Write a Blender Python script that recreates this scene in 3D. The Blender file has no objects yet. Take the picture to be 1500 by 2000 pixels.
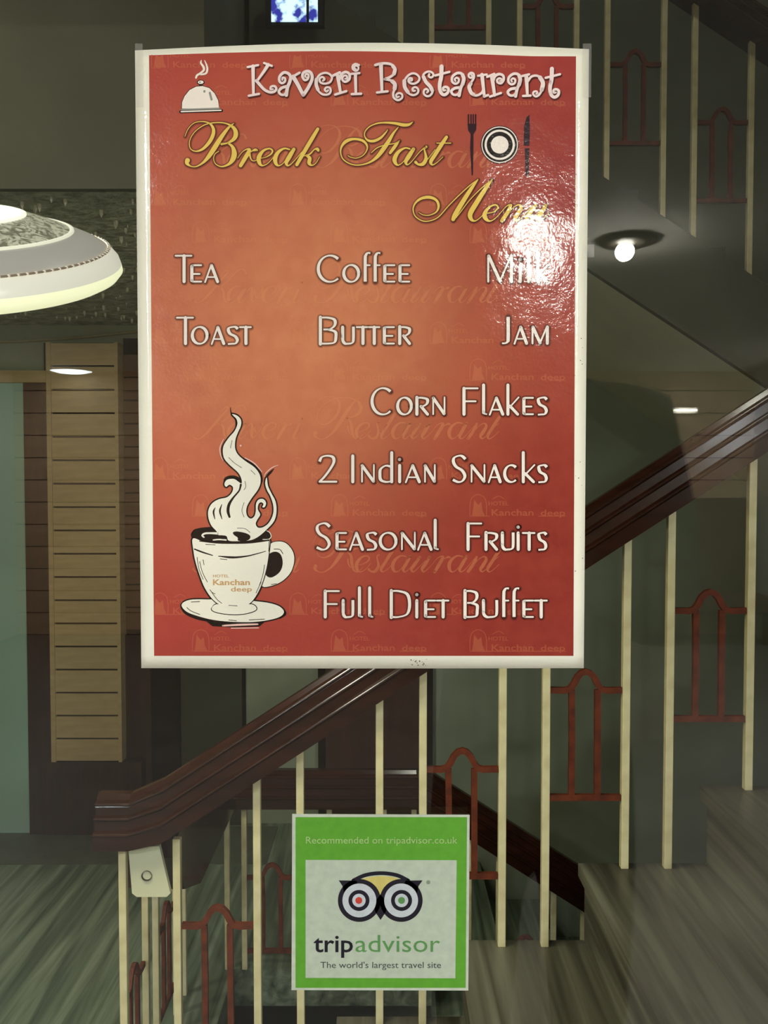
import bpy, bmesh, math, random
from mathutils import Vector, Matrix, geometry
random.seed(7)
sc = bpy.context.scene
COL = sc.collection
EYE = 1.52                      # eye height above the landing floor
TH = math.radians(1.97)         # camera looks slightly down
# ------------------------------------------------------------------ camera
cd = bpy.data.cameras.new('camera'); cam = bpy.data.objects.new('camera', cd); COL.objects.link(cam)
cam.location = (0, -0.6, EYE); cam.rotation_euler = (math.pi/2 - TH, 0, 0)
cd.sensor_width = 36; cd.lens = 28.8; cd.clip_start = 0.01
sc.camera = cam
# ------------------------------------------------------------------ world and exposure
w = bpy.data.worlds.new('world'); sc.world = w; w.use_nodes = True
w.node_tree.nodes['Background'].inputs[0].default_value = (0.02, 0.022, 0.02, 1)
w.node_tree.nodes['Background'].inputs[1].default_value = 0.3
sc.view_settings.view_transform = 'Standard'; sc.view_settings.look = 'None'
sc.view_settings.exposure = 0.9; sc.view_settings.gamma = 1.0; sc.view_settings.use_curve_mapping = False
ROOM_FILL = 118.0     # radiance of the fill lights added on the room ceiling
BULB = 400.0        # radiance of the small bulb
STAIR_FILL = 40.0     # radiance of the fill lights added over the stairs

# ------------------------------------------------------------------ helpers
def s2l(c):
    c = c/255.0
    return c/12.92 if c <= 0.04045 else ((c+0.055)/1.055)**2.4
def rgb(r, g, b): return (s2l(r), s2l(g), s2l(b), 1)
def mat(name, col, rough=0.6, spec=0.5, noise=None, emit=None, metal=0, bump=None, coat=0, stretch=None):
    m = bpy.data.materials.new(name); m.use_nodes = True
    nt = m.node_tree; b = nt.nodes['Principled BSDF']
    b.inputs['Roughness'].default_value = rough
    b.inputs['Specular IOR Level'].default_value = spec
    b.inputs['Metallic'].default_value = metal
    b.inputs['Coat Weight'].default_value = coat
    b.inputs['Coat Roughness'].default_value = 0.12
    b.inputs['Base Color'].default_value = col
    tc = nt.nodes.new('ShaderNodeTexCoord'); mp = nt.nodes.new('ShaderNodeMapping')
    nt.links.new(tc.outputs['Object'], mp.inputs['Vector'])
    if stretch: mp.inputs['Scale'].default_value = stretch
    if noise:
        col2, scale, lo, hi = noise
        n = nt.nodes.new('ShaderNodeTexNoise'); n.inputs['Scale'].default_value = scale; n.inputs['Detail'].default_value = 6
        nt.links.new(mp.outputs[0], n.inputs['Vector'])
        r = nt.nodes.new('ShaderNodeValToRGB')
        r.color_ramp.elements[0].position = lo; r.color_ramp.elements[1].position = hi
        r.color_ramp.elements[0].color = col; r.color_ramp.elements[1].color = col2
        nt.links.new(n.outputs[0], r.inputs[0]); nt.links.new(r.outputs[0], b.inputs['Base Color'])
    if bump:
        n2 = nt.nodes.new('ShaderNodeTexNoise'); n2.inputs['Scale'].default_value = bump[0]; n2.inputs['Detail'].default_value = 5
        nt.links.new(mp.outputs[0], n2.inputs['Vector'])
        bp = nt.nodes.new('ShaderNodeBump'); bp.inputs['Strength'].default_value = bump[1]; bp.inputs['Distance'].default_value = bump[2]
        nt.links.new(n2.outputs[0], bp.inputs['Height']); nt.links.new(bp.outputs[0], b.inputs['Normal'])
    if emit:
        b.inputs['Emission Color'].default_value = emit[0]; b.inputs['Emission Strength'].default_value = emit[1]
    return m
def tag(o, label=None, cat=None, group=None, kind=None):
    if label: o['label'] = label
    if cat: o['category'] = cat
    if group: o['group'] = group
    if kind: o['kind'] = kind
    return o
def empty(name, loc, label=None, cat=None, group=None, kind=None):
    o = bpy.data.objects.new(name, None); COL.objects.link(o); o.location = loc
    o.empty_display_size = 0.05
    return tag(o, label, cat, group, kind)
def put(name, me, m, parent=None, loc=(0,0,0)):
    """link a mesh; loc is in world space, parents are never rotated unless said"""
    o = bpy.data.objects.new(name, me); COL.objects.link(o)
    if m is not None and not me.materials: me.materials.append(m)
    o.location = loc
    if parent is not None:
        o.parent = parent
        o.location = Vector(loc) - world_loc(parent)
    return o
def world_loc(o):
    v = Vector(o.location)
    while o.parent is not None:
        o = o.parent; v += Vector(o.location)
    return v
class MB:
    def __init__(s): s.bm = bmesh.new()
    def box(s, x0, x1, y0, y1, z0, z1):
        v = [s.bm.verts.new(p) for p in ((x0,y0,z0),(x1,y0,z0),(x1,y1,z0),(x0,y1,z0),(x0,y0,z1),(x1,y0,z1),(x1,y1,z1),(x0,y1,z1))]
        for f in ((0,3,2,1),(4,5,6,7),(0,1,5,4),(1,2,6,5),(2,3,7,6),(3,0,4,7)): s.bm.faces.new([v[i] for i in f])
        return s
    def prism(s, pts, a0, a1, axis='y'):
        def mk(p, a): return (p[0], a, p[1]) if axis == 'y' else ((a, p[0], p[1]) if axis == 'x' else (p[0], p[1], a))
        A = [s.bm.verts.new(mk(p, a0)) for p in pts]; B = [s.bm.verts.new(mk(p, a1)) for p in pts]
        n = len(pts); s.bm.faces.new(A); s.bm.faces.new(B[::-1])
        for i in range(n): s.bm.faces.new((A[i], B[i], B[(i+1)%n], A[(i+1)%n]))
        return s
    def lathe(s, prof, c=(0,0,0), n=48, M=None):
        rings = []
        for r, z in prof:
            ring = []
            for i in range(n):
                a = 2*math.pi*i/n
                p = Vector((r*math.cos(a), r*math.sin(a), z))
                if M: p = M @ p
                ring.append(s.bm.verts.new(p + Vector(c)))
            rings.append(ring)
        for a, b in zip(rings, rings[1:]):
            for i in range(n): s.bm.faces.new((a[i], a[(i+1)%n], b[(i+1)%n], b[i]))
        s.rings = rings
        return s
    def cap(s, ring): s.bm.faces.new(ring)
    def tube(s, pts, rad, n=10):
        pts = [Vector(p) for p in pts]; prev = None; rings = []
        for i, p in enumerate(pts):
            t = (pts[min(i+1, len(pts)-1)] - pts[max(i-1, 0)]).normalized()
            ref = Vector((0,1,0)) if abs(t.y) < .9 else Vector((1,0,0))
            a = t.cross(ref).normalized(); b = t.cross(a).normalized()
            r = rad if not isinstance(rad, (list, tuple)) else rad[i]
            rings.append([s.bm.verts.new(p + (a*math.cos(2*math.pi*k/n) + b*math.sin(2*math.pi*k/n))*r) for k in range(n)])
        for A, B in zip(rings, rings[1:]):
            for k in range(n): s.bm.faces.new((A[k], A[(k+1)%n], B[(k+1)%n], B[k]))
        s.bm.faces.new(rings[0]); s.bm.faces.new(rings[-1][::-1])
        return s
    def mesh(s, name, smooth=False, bevel=0):
        bmesh.ops.recalc_face_normals(s.bm, faces=s.bm.faces)
        if bevel: bmesh.ops.bevel(s.bm, geom=list(s.bm.edges), offset=bevel, segments=2, profile=.5, affect='EDGES')
        me = bpy.data.meshes.new(name)
        s.bm.to_mesh(me); s.bm.free()
        if smooth:
            for p in me.polygons: p.use_smooth = True
        return me
    def build(s, name, m, parent=None, loc=(0,0,0), smooth=False, bevel=0):
        """vertices are given relative to loc"""
        return put(name, s.mesh(name, smooth, bevel), m, parent, loc)

# ------------------------------------------------------------------ materials
M = {}
M['cream_paint'] = mat('cream_paint', rgb(226,214,168), .4, .4, noise=(rgb(206,192,145), 30, .4, .7))
M['wood'] = mat('polished_dark_wood', rgb(38,19,11), .15, .32, noise=(rgb(48,24,15), 4, .4, .6), stretch=(1,8,8), coat=.0)
M['wood_dull'] = mat('dull_dark_wood', rgb(62,38,28), .5, .3, noise=(rgb(48,30,24), 12, .35, .7), stretch=(4,4,.6))
M['iron'] = mat('rust_brown_painted_iron', rgb(110,52,30), .6, .2, noise=(rgb(86,40,26), 40, .4, .65))
def marble(name, a, b, c):
    m = bpy.data.materials.new(name); m.use_nodes = True; nt = m.node_tree; p = nt.nodes['Principled BSDF']
    p.inputs['Roughness'].default_value = .42
    tc = nt.nodes.new('ShaderNodeTexCoord'); mp = nt.nodes.new('ShaderNodeMapping'); mp.inputs['Scale'].default_value = (26, 1.3, 26)
    mp.inputs['Rotation'].default_value = (0, 0, math.radians(4))
    n = nt.nodes.new('ShaderNodeTexNoise'); n.inputs['Scale'].default_value = 1.0; n.inputs['Detail'].default_value = 8; n.inputs['Distortion'].default_value = .6
    r = nt.nodes.new('ShaderNodeValToRGB'); e = r.color_ramp.elements
    e[0].position = .32; e[0].color = a; e[1].position = .7; e[1].color = c
    k = e.new(.5); k.color = b
    nt.links.new(tc.outputs['Object'], mp.inputs[0]); nt.links.new(mp.outputs[0], n.inputs['Vector'])
    nt.links.new(n.outputs[0], r.inputs[0]); nt.links.new(r.outputs[0], p.inputs['Base Color'])
    return m
M['floor_marble'] = marble('streaked_green_marble', rgb(62,74,56), rgb(108,122,98), rgb(150,160,136))
M['step_marble'] = marble('streaked_grey_marble', rgb(58,54,42), rgb(92,88,72), rgb(122,120,100))
M['wall'] = mat('grey_green_plaster', rgb(146,152,130), .8, .2, noise=(rgb(128,134,112), 2.5, .3, .7))
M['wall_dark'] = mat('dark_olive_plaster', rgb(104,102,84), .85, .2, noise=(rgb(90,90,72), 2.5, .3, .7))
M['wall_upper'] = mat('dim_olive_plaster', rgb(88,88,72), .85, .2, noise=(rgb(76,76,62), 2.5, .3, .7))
M['soffit_pale'] = mat('pale_olive_plaster', rgb(204,202,178), .85, .2, noise=(rgb(188,186,162), 2.5, .3, .7))
M['stucco'] = mat('rough_grey_stucco', rgb(206,206,184), .6, .5, noise=(rgb(160,160,138), 24, .4, .6), bump=(38, 1.0, .03))
M['teal'] = mat('teal_painted_door', rgb(158,192,178), .5, .4)
M['plank'] = mat('tan_plank', rgb(192,168,126), .55, .3, noise=(rgb(176,152,112), 8, .3, .7), stretch=(1,1,5))
M['plank_brown'] = mat('brown_plank', rgb(92,66,48), .55, .3)
M['groove'] = mat('dark_backing', rgb(30,24,18), .9, .1)
M['door'] = mat('brown_door', rgb(72,44,32), .5, .3, noise=(rgb(58,34,26), 6, .3, .7), stretch=(5,5,.6))
M['metal_cream'] = mat('cream_metal', rgb(214,212,178), .4, .5)
M['white'] = mat('white_paint', rgb(235,232,220), .6, .3)
M['room_wall'] = mat('cream_room_wall', rgb(206,202,188), .7, .2)
M['room_ceiling'] = mat('room_ceiling', rgb(205,204,196), .8, .2, noise=(rgb(194,192,182), 2, .3, .7))
M['room_plank'] = mat('room_tan_plank', rgb(188,158,122), .5, .3, noise=(rgb(172,142,106), 5, .3, .7), stretch=(.5,5,5))
M['room_floor'] = mat('room_floor_tile', rgb(104,100,90), .5, .3, noise=(rgb(92,88,80), 3, .3, .7))
M['maroon'] = mat('maroon_upholstery', rgb(70,20,22), .8, .2)
M['black'] = mat('black_plastic', rgb(16,16,18), .3, .5)
M['room_fill'] = mat('room_fill_diffuser', rgb(255,255,255), .5, .3, emit=((.97, .985, 1.10, 1), ROOM_FILL))
M['far_disc'] = mat('lit_cool_diffuser', rgb(255,255,255), .5, .3, emit=((.82, .95, 1.0, 1), 9.0))
M['bulb'] = mat('lit_bulb', rgb(255,255,255), .5, .3, emit=((1.0, .97, .86, 1), BULB))
M['strip'] = mat('lit_strip', rgb(255,255,255), .5, .3, emit=((1.0, .97, .86, 1), 14.0))
M['stair_fill'] = mat('stair_fill_diffuser', rgb(255,255,255), .5, .3, emit=((1.0, .97, .84, 1), STAIR_FILL))
# window glass: thin clear pane, real Fresnel on both faces
g = bpy.data.materials.new('window_glass'); g.use_nodes = True; nt = g.node_tree
for n in list(nt.nodes): nt.nodes.remove(n)
out = nt.nodes.new('ShaderNodeOutputMaterial'); mx = nt.nodes.new('ShaderNodeMixShader')
tr = nt.nodes.new('ShaderNodeBsdfTransparent'); gl = nt.nodes.new('ShaderNodeBsdfGlossy'); gl.inputs['Roughness'].default_value = 0.0
tr.inputs[0].default_value = (.965, .985, .965, 1)
geo = nt.nodes.new('ShaderNodeNewGeometry'); mr = nt.nodes.new('ShaderNodeMapRange')
mr.inputs['To Min'].default_value = 1.52; mr.inputs['To Max'].default_value = 1/1.52
fr = nt.nodes.new('ShaderNodeFresnel')
nt.links.new(geo.outputs['Backfacing'], mr.inputs['Value']); nt.links.new(mr.outputs[0], fr.inputs['IOR'])
nt.links.new(fr.outputs[0], mx.inputs[0]); nt.links.new(tr.outputs[0], mx.inputs[1]); nt.links.new(gl.outputs[0], mx.inputs[2])
nt.links.new(mx.outputs[0], out.inputs[0]); M['glass'] = g

# ------------------------------------------------------------------ setting, stair side (y > 0)
PX0, PX1 = -3.2, 3.4
YB = 3.02                                      # back wall of the stairwell
def struct(name, mb, m, smooth=False, loc=(0,0,0)):
    return tag(mb.build(name, m, None, loc, smooth), kind='structure')
fl = MB()
fl.box(PX0, -.47, .06, YB, -.12, 0).box(-.47, .15, 1.92, YB, -.12, 0).box(-.47, PX1, .06, 1.17, -.12, 0)
struct('floor', fl, M['floor_marble'])
struct('floor_lower', MB().box(-.6, PX1, 1.0, YB, -1.9, -1.78), M['floor_marble'])
bord = struct('trim_1', MB().box(PX0, -.47, 2.62, 2.98, 0.0, .004), mat('grey_border_stone', rgb(98,102,84), .5, .4, noise=(rgb(84,88,72), 14, .3, .7)))
struct('wall_back', MB().box(PX0, PX1, YB, YB+.12, -1.9, 5.6), M['wall'])
struct('wall_well', MB().box(-.59, -.47, 1.17, 1.92, -1.78, -.12), M['wall'])
struct('wall_left', MB().box(PX0-.12, PX0, .06, YB, 0, 5.6), M['wall'])
struct('wall_right', MB().box(PX1, PX1+.12, .06, YB, -1.9, 5.6), M['wall'])
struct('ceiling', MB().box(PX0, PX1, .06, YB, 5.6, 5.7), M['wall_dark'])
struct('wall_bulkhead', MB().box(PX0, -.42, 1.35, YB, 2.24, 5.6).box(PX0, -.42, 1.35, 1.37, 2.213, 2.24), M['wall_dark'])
struct('ceiling_soffit', MB().box(PX0, -.42, 1.37, YB, 2.215, 2.24), M['stucco'])
fk = MB()
for i in range(260):
    c = Vector((random.uniform(-1.6,-.5), random.uniform(1.38,2.9)**1.0, 2.213)); rr = random.uniform(.004,.012)
    bmesh.ops.create_icosphere(fk.bm, subdivisions=1, radius=1, matrix=Matrix.Translation(c) @ Matrix.Diagonal((rr*.6, rr*.6, rr*1.6, 1)))
tag(fk.build('stucco_fleck', mat('pale_stucco_fleck', rgb(206,204,184), .5, .5)), 'pale rough flecks of stucco on the low soffit behind the lamp', 'stucco', kind='stuff')
# curved brass strip under the soffit
cs = MB(); pts = [(-1.9 + i*.065, YB-.02, 2.135 + .0*i + .06*(i/14.0)**2) for i in range(15)]
cs.tube(pts, .006, 6); struct('trim_2', cs, mat('dull_brass_strip', rgb(150,140,100), .4, .5, metal=.3))
# dark panels and the narrow door of the back wall
struct('trim_3', MB().box(-1.02, -.90, YB-.05, YB, .0, 2.2), M['groove'])
struct('trim_4', MB().box(-.63, -.615, YB-.02, YB, .0, 2.2), M['groove'])
struct('wall_panel', MB().box(-.90, -.63, YB-.02, YB, .0, 2.2), mat('dark_green_panel', rgb(58,62,46), .6, .3))
d1 = empty('door_1', (-.035, YB-.02, 0), kind='structure')
MB().box(-.225, .225, -.02, .02, 0, 2.05).build('door_panel', M['door'], d1, (-.035, YB-.02, 0))
MB().box(-.255, -.225, -.03, .02, 0, 2.08).build('door_frame', M['groove'], d1, (-.035, YB-.02, 0))
MB().box(.225, .25, -.03, .02, 0, 2.08).build('door_frame', M['groove'], d1, (-.035, YB-.02, 0))
# teal door at the far left with a dark post and lintel
d2 = empty('door_2', (-2.2, 2.93, 0), kind='structure')
MB().box(-.8, .667, -.02, .02, 0, 1.95).build('door_panel', M['teal'], d2, (-2.2, 2.93, 0))
MB().box(.667, .765, -.035, .04, 0, 1.95).build('door_frame', M['wood_dull'], d2, (-2.2, 2.93, 0))
MB().box(-.8, .765, -.04, .04, 1.95, 2.0).build('lintel', M['plank'], d2, (-2.2, 2.93, 0))
# grooved plank pilaster and its return
pil = empty('plank_pilaster', (-1.28, 2.9, 0), 'tan pilaster of horizontal planks on a dark brown plinth, beside the teal door', 'pilaster')
MB().box(-.17, .135, .012, .1, .32, 2.12).build('backing', M['groove'], pil, (-1.28, 2.9, 0))
base = MB().box(-.19, .235, -.01, .1, 0, .32); base.build('plinth', M['wood_dull'], pil, (-1.28, 2.9, 0))
pm = MB().box(-.135, .135, 0, .02, .0045, .0965).mesh('plank')
for i in range(18):
    put('plank', pm, M['plank'], pil, (-1.28, 2.9, .32 + .1*i))
MB().box(.135, .15, -.005, .1, .32, 2.12).build('edge_strip', M['plank'], pil, (-1.28, 2.9, 0))
MB().box(-.155, -.135, -.005, .1, .32, 2.12).build('edge_strip', M['plank'], pil, (-1.28, 2.9, 0))
p2 = empty('trim_7', (-1.075, 2.96, 0), kind='structure')
MB().box(-.055, .055, .012, .05, 0, 2.15).build('backing', M['groove'], p2, (-1.075, 2.96, 0))
MB().box(-.055, .055, -.005, .02, 0, .86).build('lower_board', M['wood_dull'], p2, (-1.075, 2.96, 0))
pm2 = MB().box(-.052, .052, 0, .02, .004, .097).mesh('plank')
for i in range(12): put('plank', pm2, M['plank_brown'], p2, (-1.075, 2.96, .88 + .1*i))

# ------------------------------------------------------------------ stairs
RISE, RUN = .172, .265
def nx(k): return .173 + RUN*(k-3)
def flight(name, label, steps, y0, y1, m, grp):
    root = empty(name, ((steps[0][0]), (y0+y1)/2, 0), label, 'staircase', grp)
    for xa, xb, top, bot, side in steps:        # tread slab and riser block
        o = .012
        MB().box(xa - (o if side < 0 else 0), xb + (o if side > 0 else 0), y0, y1, top-.028, top).build('tread', m, root, (0,0,0))
        MB().box(xa, xb, y0+.01, y1-.01, bot, top-.028).build('riser', m, root, (0,0,0))
    return root
st = [(nx(k), nx(k+1) if k < 9 else PX1-.01, RISE*k, max(0, RISE*k-.5), -1) for k in range(1, 10)]
flight('staircase', 'streaked grey stone steps climbing right in front of the cream balusters', st, .12, 1.17, M['step_marble'], None)
st = [(.7565+RUN*(13-j), .7565+RUN*(14-j), RISE*j, RISE*j-.13, 1) for j in range(10, 18)] + [(-.40, .7565+RUN*(14-18), RISE*18, RISE*18-.13, 1)]
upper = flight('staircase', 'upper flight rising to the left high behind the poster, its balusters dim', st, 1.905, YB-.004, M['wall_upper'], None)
tag(MB().box(1.82, PX1-.01, 1.18, YB-.004, 1.3, 1.546).build('stair_landing', M['step_marble']), 'stone half landing at the right end of both flights', 'landing')
st = [(.15+RUN*(k-1), .15+RUN*k, -RISE*k, -RISE*k-.3, 1) for k in range(1, 9)]
flight('staircase', 'lower flight going down to the right beyond the stairwell gap', st, 1.93, YB-.004, M['floor_marble'], None)
# plastered edge of the upper flight
def strip(name, pts, y0, y1, m): return struct(name, MB().prism(pts, y0, y1), m)
a = (1.81, EYE + .55 - (1.81-.759)*.649); b = (-.40, EYE + .55 + (.40+.759)*.649)
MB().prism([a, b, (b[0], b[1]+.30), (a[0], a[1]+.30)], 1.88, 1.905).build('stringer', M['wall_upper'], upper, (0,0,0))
MB().prism([a, b, (b[0], b[1]+.03), (a[0], a[1]+.03)], 1.905, YB-.004).build('soffit', M['soffit_pale'], upper, (0,0,0))
a = (.173-.3, .02); b = (1.763, .02+1.89*.649+.0)
strip('trim_6', [(-.357,0),(1.763,0.0),(1.763, 1.365),(-.357,.001)], 1.17, 1.175, M['wall'])

# ------------------------------------------------------------------ railings
def _prof():
    half = [(-.045,0),(-.045,.030)]
    def bead(cx, z, r0=.0042): return [(cx-r0*math.sin(a)-0, z-r0*math.cos(a)) for a in [math.pi*i/6 for i in range(7)]]
    half += bead(-.0445,.0345)+[(-.037,.041),(-.036,.060)]+bead(-.0355,.065)+[(-.029,.071),(-.028,.088)]+bead(-.0275,.0935)+[(-.020,.101),(-.010,.110)]
    return half + [(-a, b) for a, b in half[::-1]]
PROF = _prof()
def sweep(path, vs):
    """path of points, constant profile carried upright with mitred turns; vs = vertical stretch per point"""
    bm = MB(); P = [Vector(p) for p in path]; rings = []
    for i, p in enumerate(P):
        d0 = (P[i]-P[i-1]) if i else (P[1]-P[0]); d1 = (P[i+1]-P[i]) if i < len(P)-1 else d0
        h0 = Vector((d0.x, d0.y, 0)).normalized(); h1 = Vector((d1.x, d1.y, 0)).normalized()
        h = (h0+h1).normalized(); s = Vector((-h.y, h.x, 0)); k = 1/max(.3, h.dot(h0))
        rings.append([bm.bm.verts.new(p + s*(a*k) + Vector((0,0,b*vs[i]))) for a, b in PROF])
    n = len(PROF)
    for A, B in zip(rings, rings[1:]):
        for k in range(n): bm.bm.faces.new((A[k], A[(k+1)%n], B[(k+1)%n], B[k]))
    bm.bm.faces.new(rings[0]); bm.bm.faces.new(rings[-1][::-1])
    return bm
BW = .0165
def baluster(root, x, y, z0, z1):
    me = MB().box(-BW/2, BW/2, -BW/2, BW/2, 0, z1-z0).mesh('baluster', bevel=.0015)
    return put('baluster', me, M['cream_paint'], root, (x, y, z0))
def bar2d(pts, wd, d=.010):
    """flat iron bar along 2D points (x,z), depth d"""
    mb = MB(); L = []; R = []
    for i, p in enumerate(pts):
        a = pts[max(i-1,0)]; b = pts[min(i+1,len(pts)-1)]
        t = Vector((b[0]-a[0], b[1]-a[1])).normalized(); n = Vector((-t.y, t.x))*wd/2
        L.append((p[0]+n.x, p[1]+n.y)); R.append((p[0]-n.x, p[1]-n.y))
    A = [mb.bm.verts.new((q[0], -d/2, q[1])) for q in L]; B = [mb.bm.verts.new((q[0], -d/2, q[1])) for q in R]
    A2 = [mb.bm.verts.new((q[0], d/2, q[1])) for q in L]; B2 = [mb.bm.verts.new((q[0], d/2, q[1])) for q in R]
    f = mb.bm.faces.new
    for i in range(len(pts)-1):
        f((A[i],A[i+1],B[i+1],B[i])); f((A2[i],B2[i],B2[i+1],A2[i+1])); f((A[i],A2[i],A2[i+1],A[i+1])); f((B[i],B[i+1],B2[i+1],B2[i]))
    f((A[0],B[0],B2[0],A2[0])); f((A[-1],A2[-1],B2[-1],B[-1]))
    return mb
HWG = (.1715-BW)/2
_orn = {}
def ornament(root, x, y, z, rot=0):
    """arched iron ornament between two balusters: bottom bar, two legs, top bar rising into an arch"""
    o = empty('ornament', (0,0,0)); o.parent = root; o.location = Vector((x, y, z)) - world_loc(root); o.rotation_euler.z = rot
    def part(nm, fn):
        if nm not in _orn:
            _orn[nm] = fn().mesh(nm); _orn[nm].materials.append(M['iron'])
        q = bpy.data.objects.new(nm.split('-')[0], _orn[nm]); COL.objects.link(q); q.parent = o
    part('bottom_bar', lambda: bar2d([(-HWG, 0), (HWG, 0)], .013))
    part('upright-l', lambda: bar2d([(-.029, .005), (-.0285, .12), (-.030, .235)], .013, .009))
    part('upright-r', lambda: bar2d([(.027, .005), (.0265, .12), (.026, .235)], .013, .009))
    arch = [(-HWG,.234),(-.045,.233),(-.034,.236),(-.026,.246),(-.018,.262),(-.009,.271),(0,.274),(.009,.271),(.018,.262),(.026,.246),(.034,.236),(.045,.233),(HWG,.234)]
    part('arched_bar', lambda: bar2d(arch, .013))
    return o
YN, YF = 1.15, 1.92
def nrail(x): return EYE - .165 + (x-.4385)*.649          # underside of near rail
def urail(x): return EYE + 1.457 - (x-.91)*.649           # underside of upper rail
H0 = EYE - .7765; HL = EYE - .997
near = empty('stair_railing', (0, YN, 0), 'near stair railing with glossy dark wood handrail, cream balusters and rust-brown arched ornaments', 'railing')
xb = .4385 + (H0-(EYE-.165))/.649
sweep([(-.615,YN,H0),(xb-.04,YN,H0),(xb+.03,YN,nrail(xb+.03)-.004),(1.9,YN,nrail(1.9))], [1,1,1.14,1.14]).build('handrail', M['wood'], near, (0,0,0))
for n in range(-2, 5):
    for dx in (0, .0935):
        x = -.2746 + RUN*n + dx if n >= 0 else None
        if x is None: continue
        k = math.floor((x-.173)/RUN)+3
        if x < 1.76: baluster(near, x, YN, RISE*max(k,0), nrail(x)+.012)
for n in range(5, 8):
    for dx in (0, .0935):
        x = -.2746+RUN*n+dx
        if x < 1.7: baluster(near, x, YN, RISE*(math.floor((x-.173)/RUN)+3), nrail(x)+.012)
for x in (-.4485, -.566): baluster(near, x, YN, 0, H0+.01)
for n in range(0, 8):
    ornament(near, -.2746+RUN*n-.0865, YN, EYE-.6775+(n-3)*RISE)
near['group'] = 'stair railings'
# gooseneck block, bracket plate and side railing across the gap
gx = -.595
goose = MB().prism([(YN+.02, EYE-.82),(YN+.09, EYE-.925),(YN+.25, EYE-.99),(YN+.77, EYE-.99),(YN+.60, EYE-.90),(YN+.20, EYE-.775),(YN+.02,EYE-.775)], -.52, -.455, 'x')
goose.build('gooseneck', M['wood'], near, (0,0,0))
br = MB().prism([(-.552,EYE-.782),(-.485,EYE-.782),(-.462,EYE-.885),(-.470,EYE-.893),(-.535,EYE-.893),(-.545,EYE-.885)], YN-.008, YN+.004)
brk = br.build('bracket_plate', M['metal_cream'], near, (0,0,0))
hb = MB(); hb.lathe([(0.0001,0),(.009,0),(.011,.003),(.011,.006)], n=20, M=Matrix.Rotation(math.pi/2, 3, 'X'))
hb.build('bolt', mat('dark_bolt', rgb(60,48,36), .5, .4), brk, (-.512, YN-.007, EYE-.845))
low = empty('stair_railing', (0, YF, 0), 'lower stair railing across the stairwell gap, dark handrail sloping down to the right', 'railing', 'stair railings')
sweep([(gx,YN+.24,HL),(gx,YF,HL),(.10,YF,HL),(.13,YF,HL-.008),(1.5,YF,HL-1.37*.649)], [1,1,1,1.1,1.14]).build('handrail', M['wood'], low, (0,0,0))
for x in (-.436,-.5295+.04,-.264,-.1705,.0,.0935): baluster(low, x, YF, 0, HL+.01)
for n in range(1,5):
    for x in (RUN*n, RUN*n+.0935):
        k = math.floor((x-.15)/RUN)+1
        baluster(low, x, YF, -RISE*k, HL+.0-(x-.10)*.649+.012)
for y in (1.41, 1.50, 1.70, 1.79): baluster(low, gx, y, 0, HL+.01)
for x, z in ((-.35,.057),(-.0855,.057),(.179,.0),(.444,-RISE),(.709,-2*RISE)): ornament(low, x, YF, z)
for y in (1.60, 1.31): ornament(low, gx, y, .1, math.pi/2)
up = empty('stair_railing', (0, YF, 0), 'upper stair railing high on the right, handrail descending to the right', 'railing', 'stair railings')
sweep([(2.0,YF,urail(2.0)),(-.3,YF,urail(-.3))], [1.14,1.14]).build('handrail', M['wood'], up, (0,0,0))
for m_ in range(-2, 5):
    for dx in (0, .0935):
        x = .58 + RUN*m_ + dx
        j = 14 - math.floor((x-.7565)/RUN) - 1
        if x > -.02: baluster(up, x, YF, RISE*j, urail(x)+.012)
    ornament(up, .58+RUN*m_-.0865+RUN, YF, EYE+1.031-(m_)*RISE)
# dark dims: the upper and the lower railing use the same paint as the near one

# small lit screen high behind the poster
scr = empty('wall_screen', (-.257, 1.84, 2.84), 'small lit screen with a blue and white picture above the poster', 'screen')
MB().box(-.085,.085,-.008,.012,-.075,.075).build('casing', M['black'], scr, (-.257,1.82,2.918))
sm = bpy.data.materials.new('screen_picture'); sm.use_nodes = True; nt = sm.node_tree; pb = nt.nodes['Principled BSDF']
tc = nt.nodes.new('ShaderNodeTexCoord'); n = nt.nodes.new('ShaderNodeTexNoise'); n.inputs['Scale'].default_value = 26; n.inputs['Detail'].default_value = 3
r = nt.nodes.new('ShaderNodeValToRGB'); e = r.color_ramp.elements; e[0].position = .44; e[0].color = rgb(38,40,130); e[1].position = .56; e[1].color = rgb(190,225,240)
nt.links.new(tc.outputs['Object'], n.inputs['Vector']); nt.links.new(n.outputs[0], r.inputs[0])
nt.links.new(r.outputs[0], pb.inputs['Emission Color']); pb.inputs['Emission Strength'].default_value = 1.0; pb.inputs['Base Color'].default_value = (0,0,0,1)
MB().box(-.068,.033,-.002,.0,-.066,.066).build('picture', sm, scr, (-.257,1.811,2.918))
MB().box(.041,.066,-.002,.0,-.066,.066).build('picture', sm, scr, (-.257,1.811,2.918))
MB().box(-.012,.012,0,.09,-.012,.012).build('wall_arm', M['black'], scr, (-.257,1.83,2.93))

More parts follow.
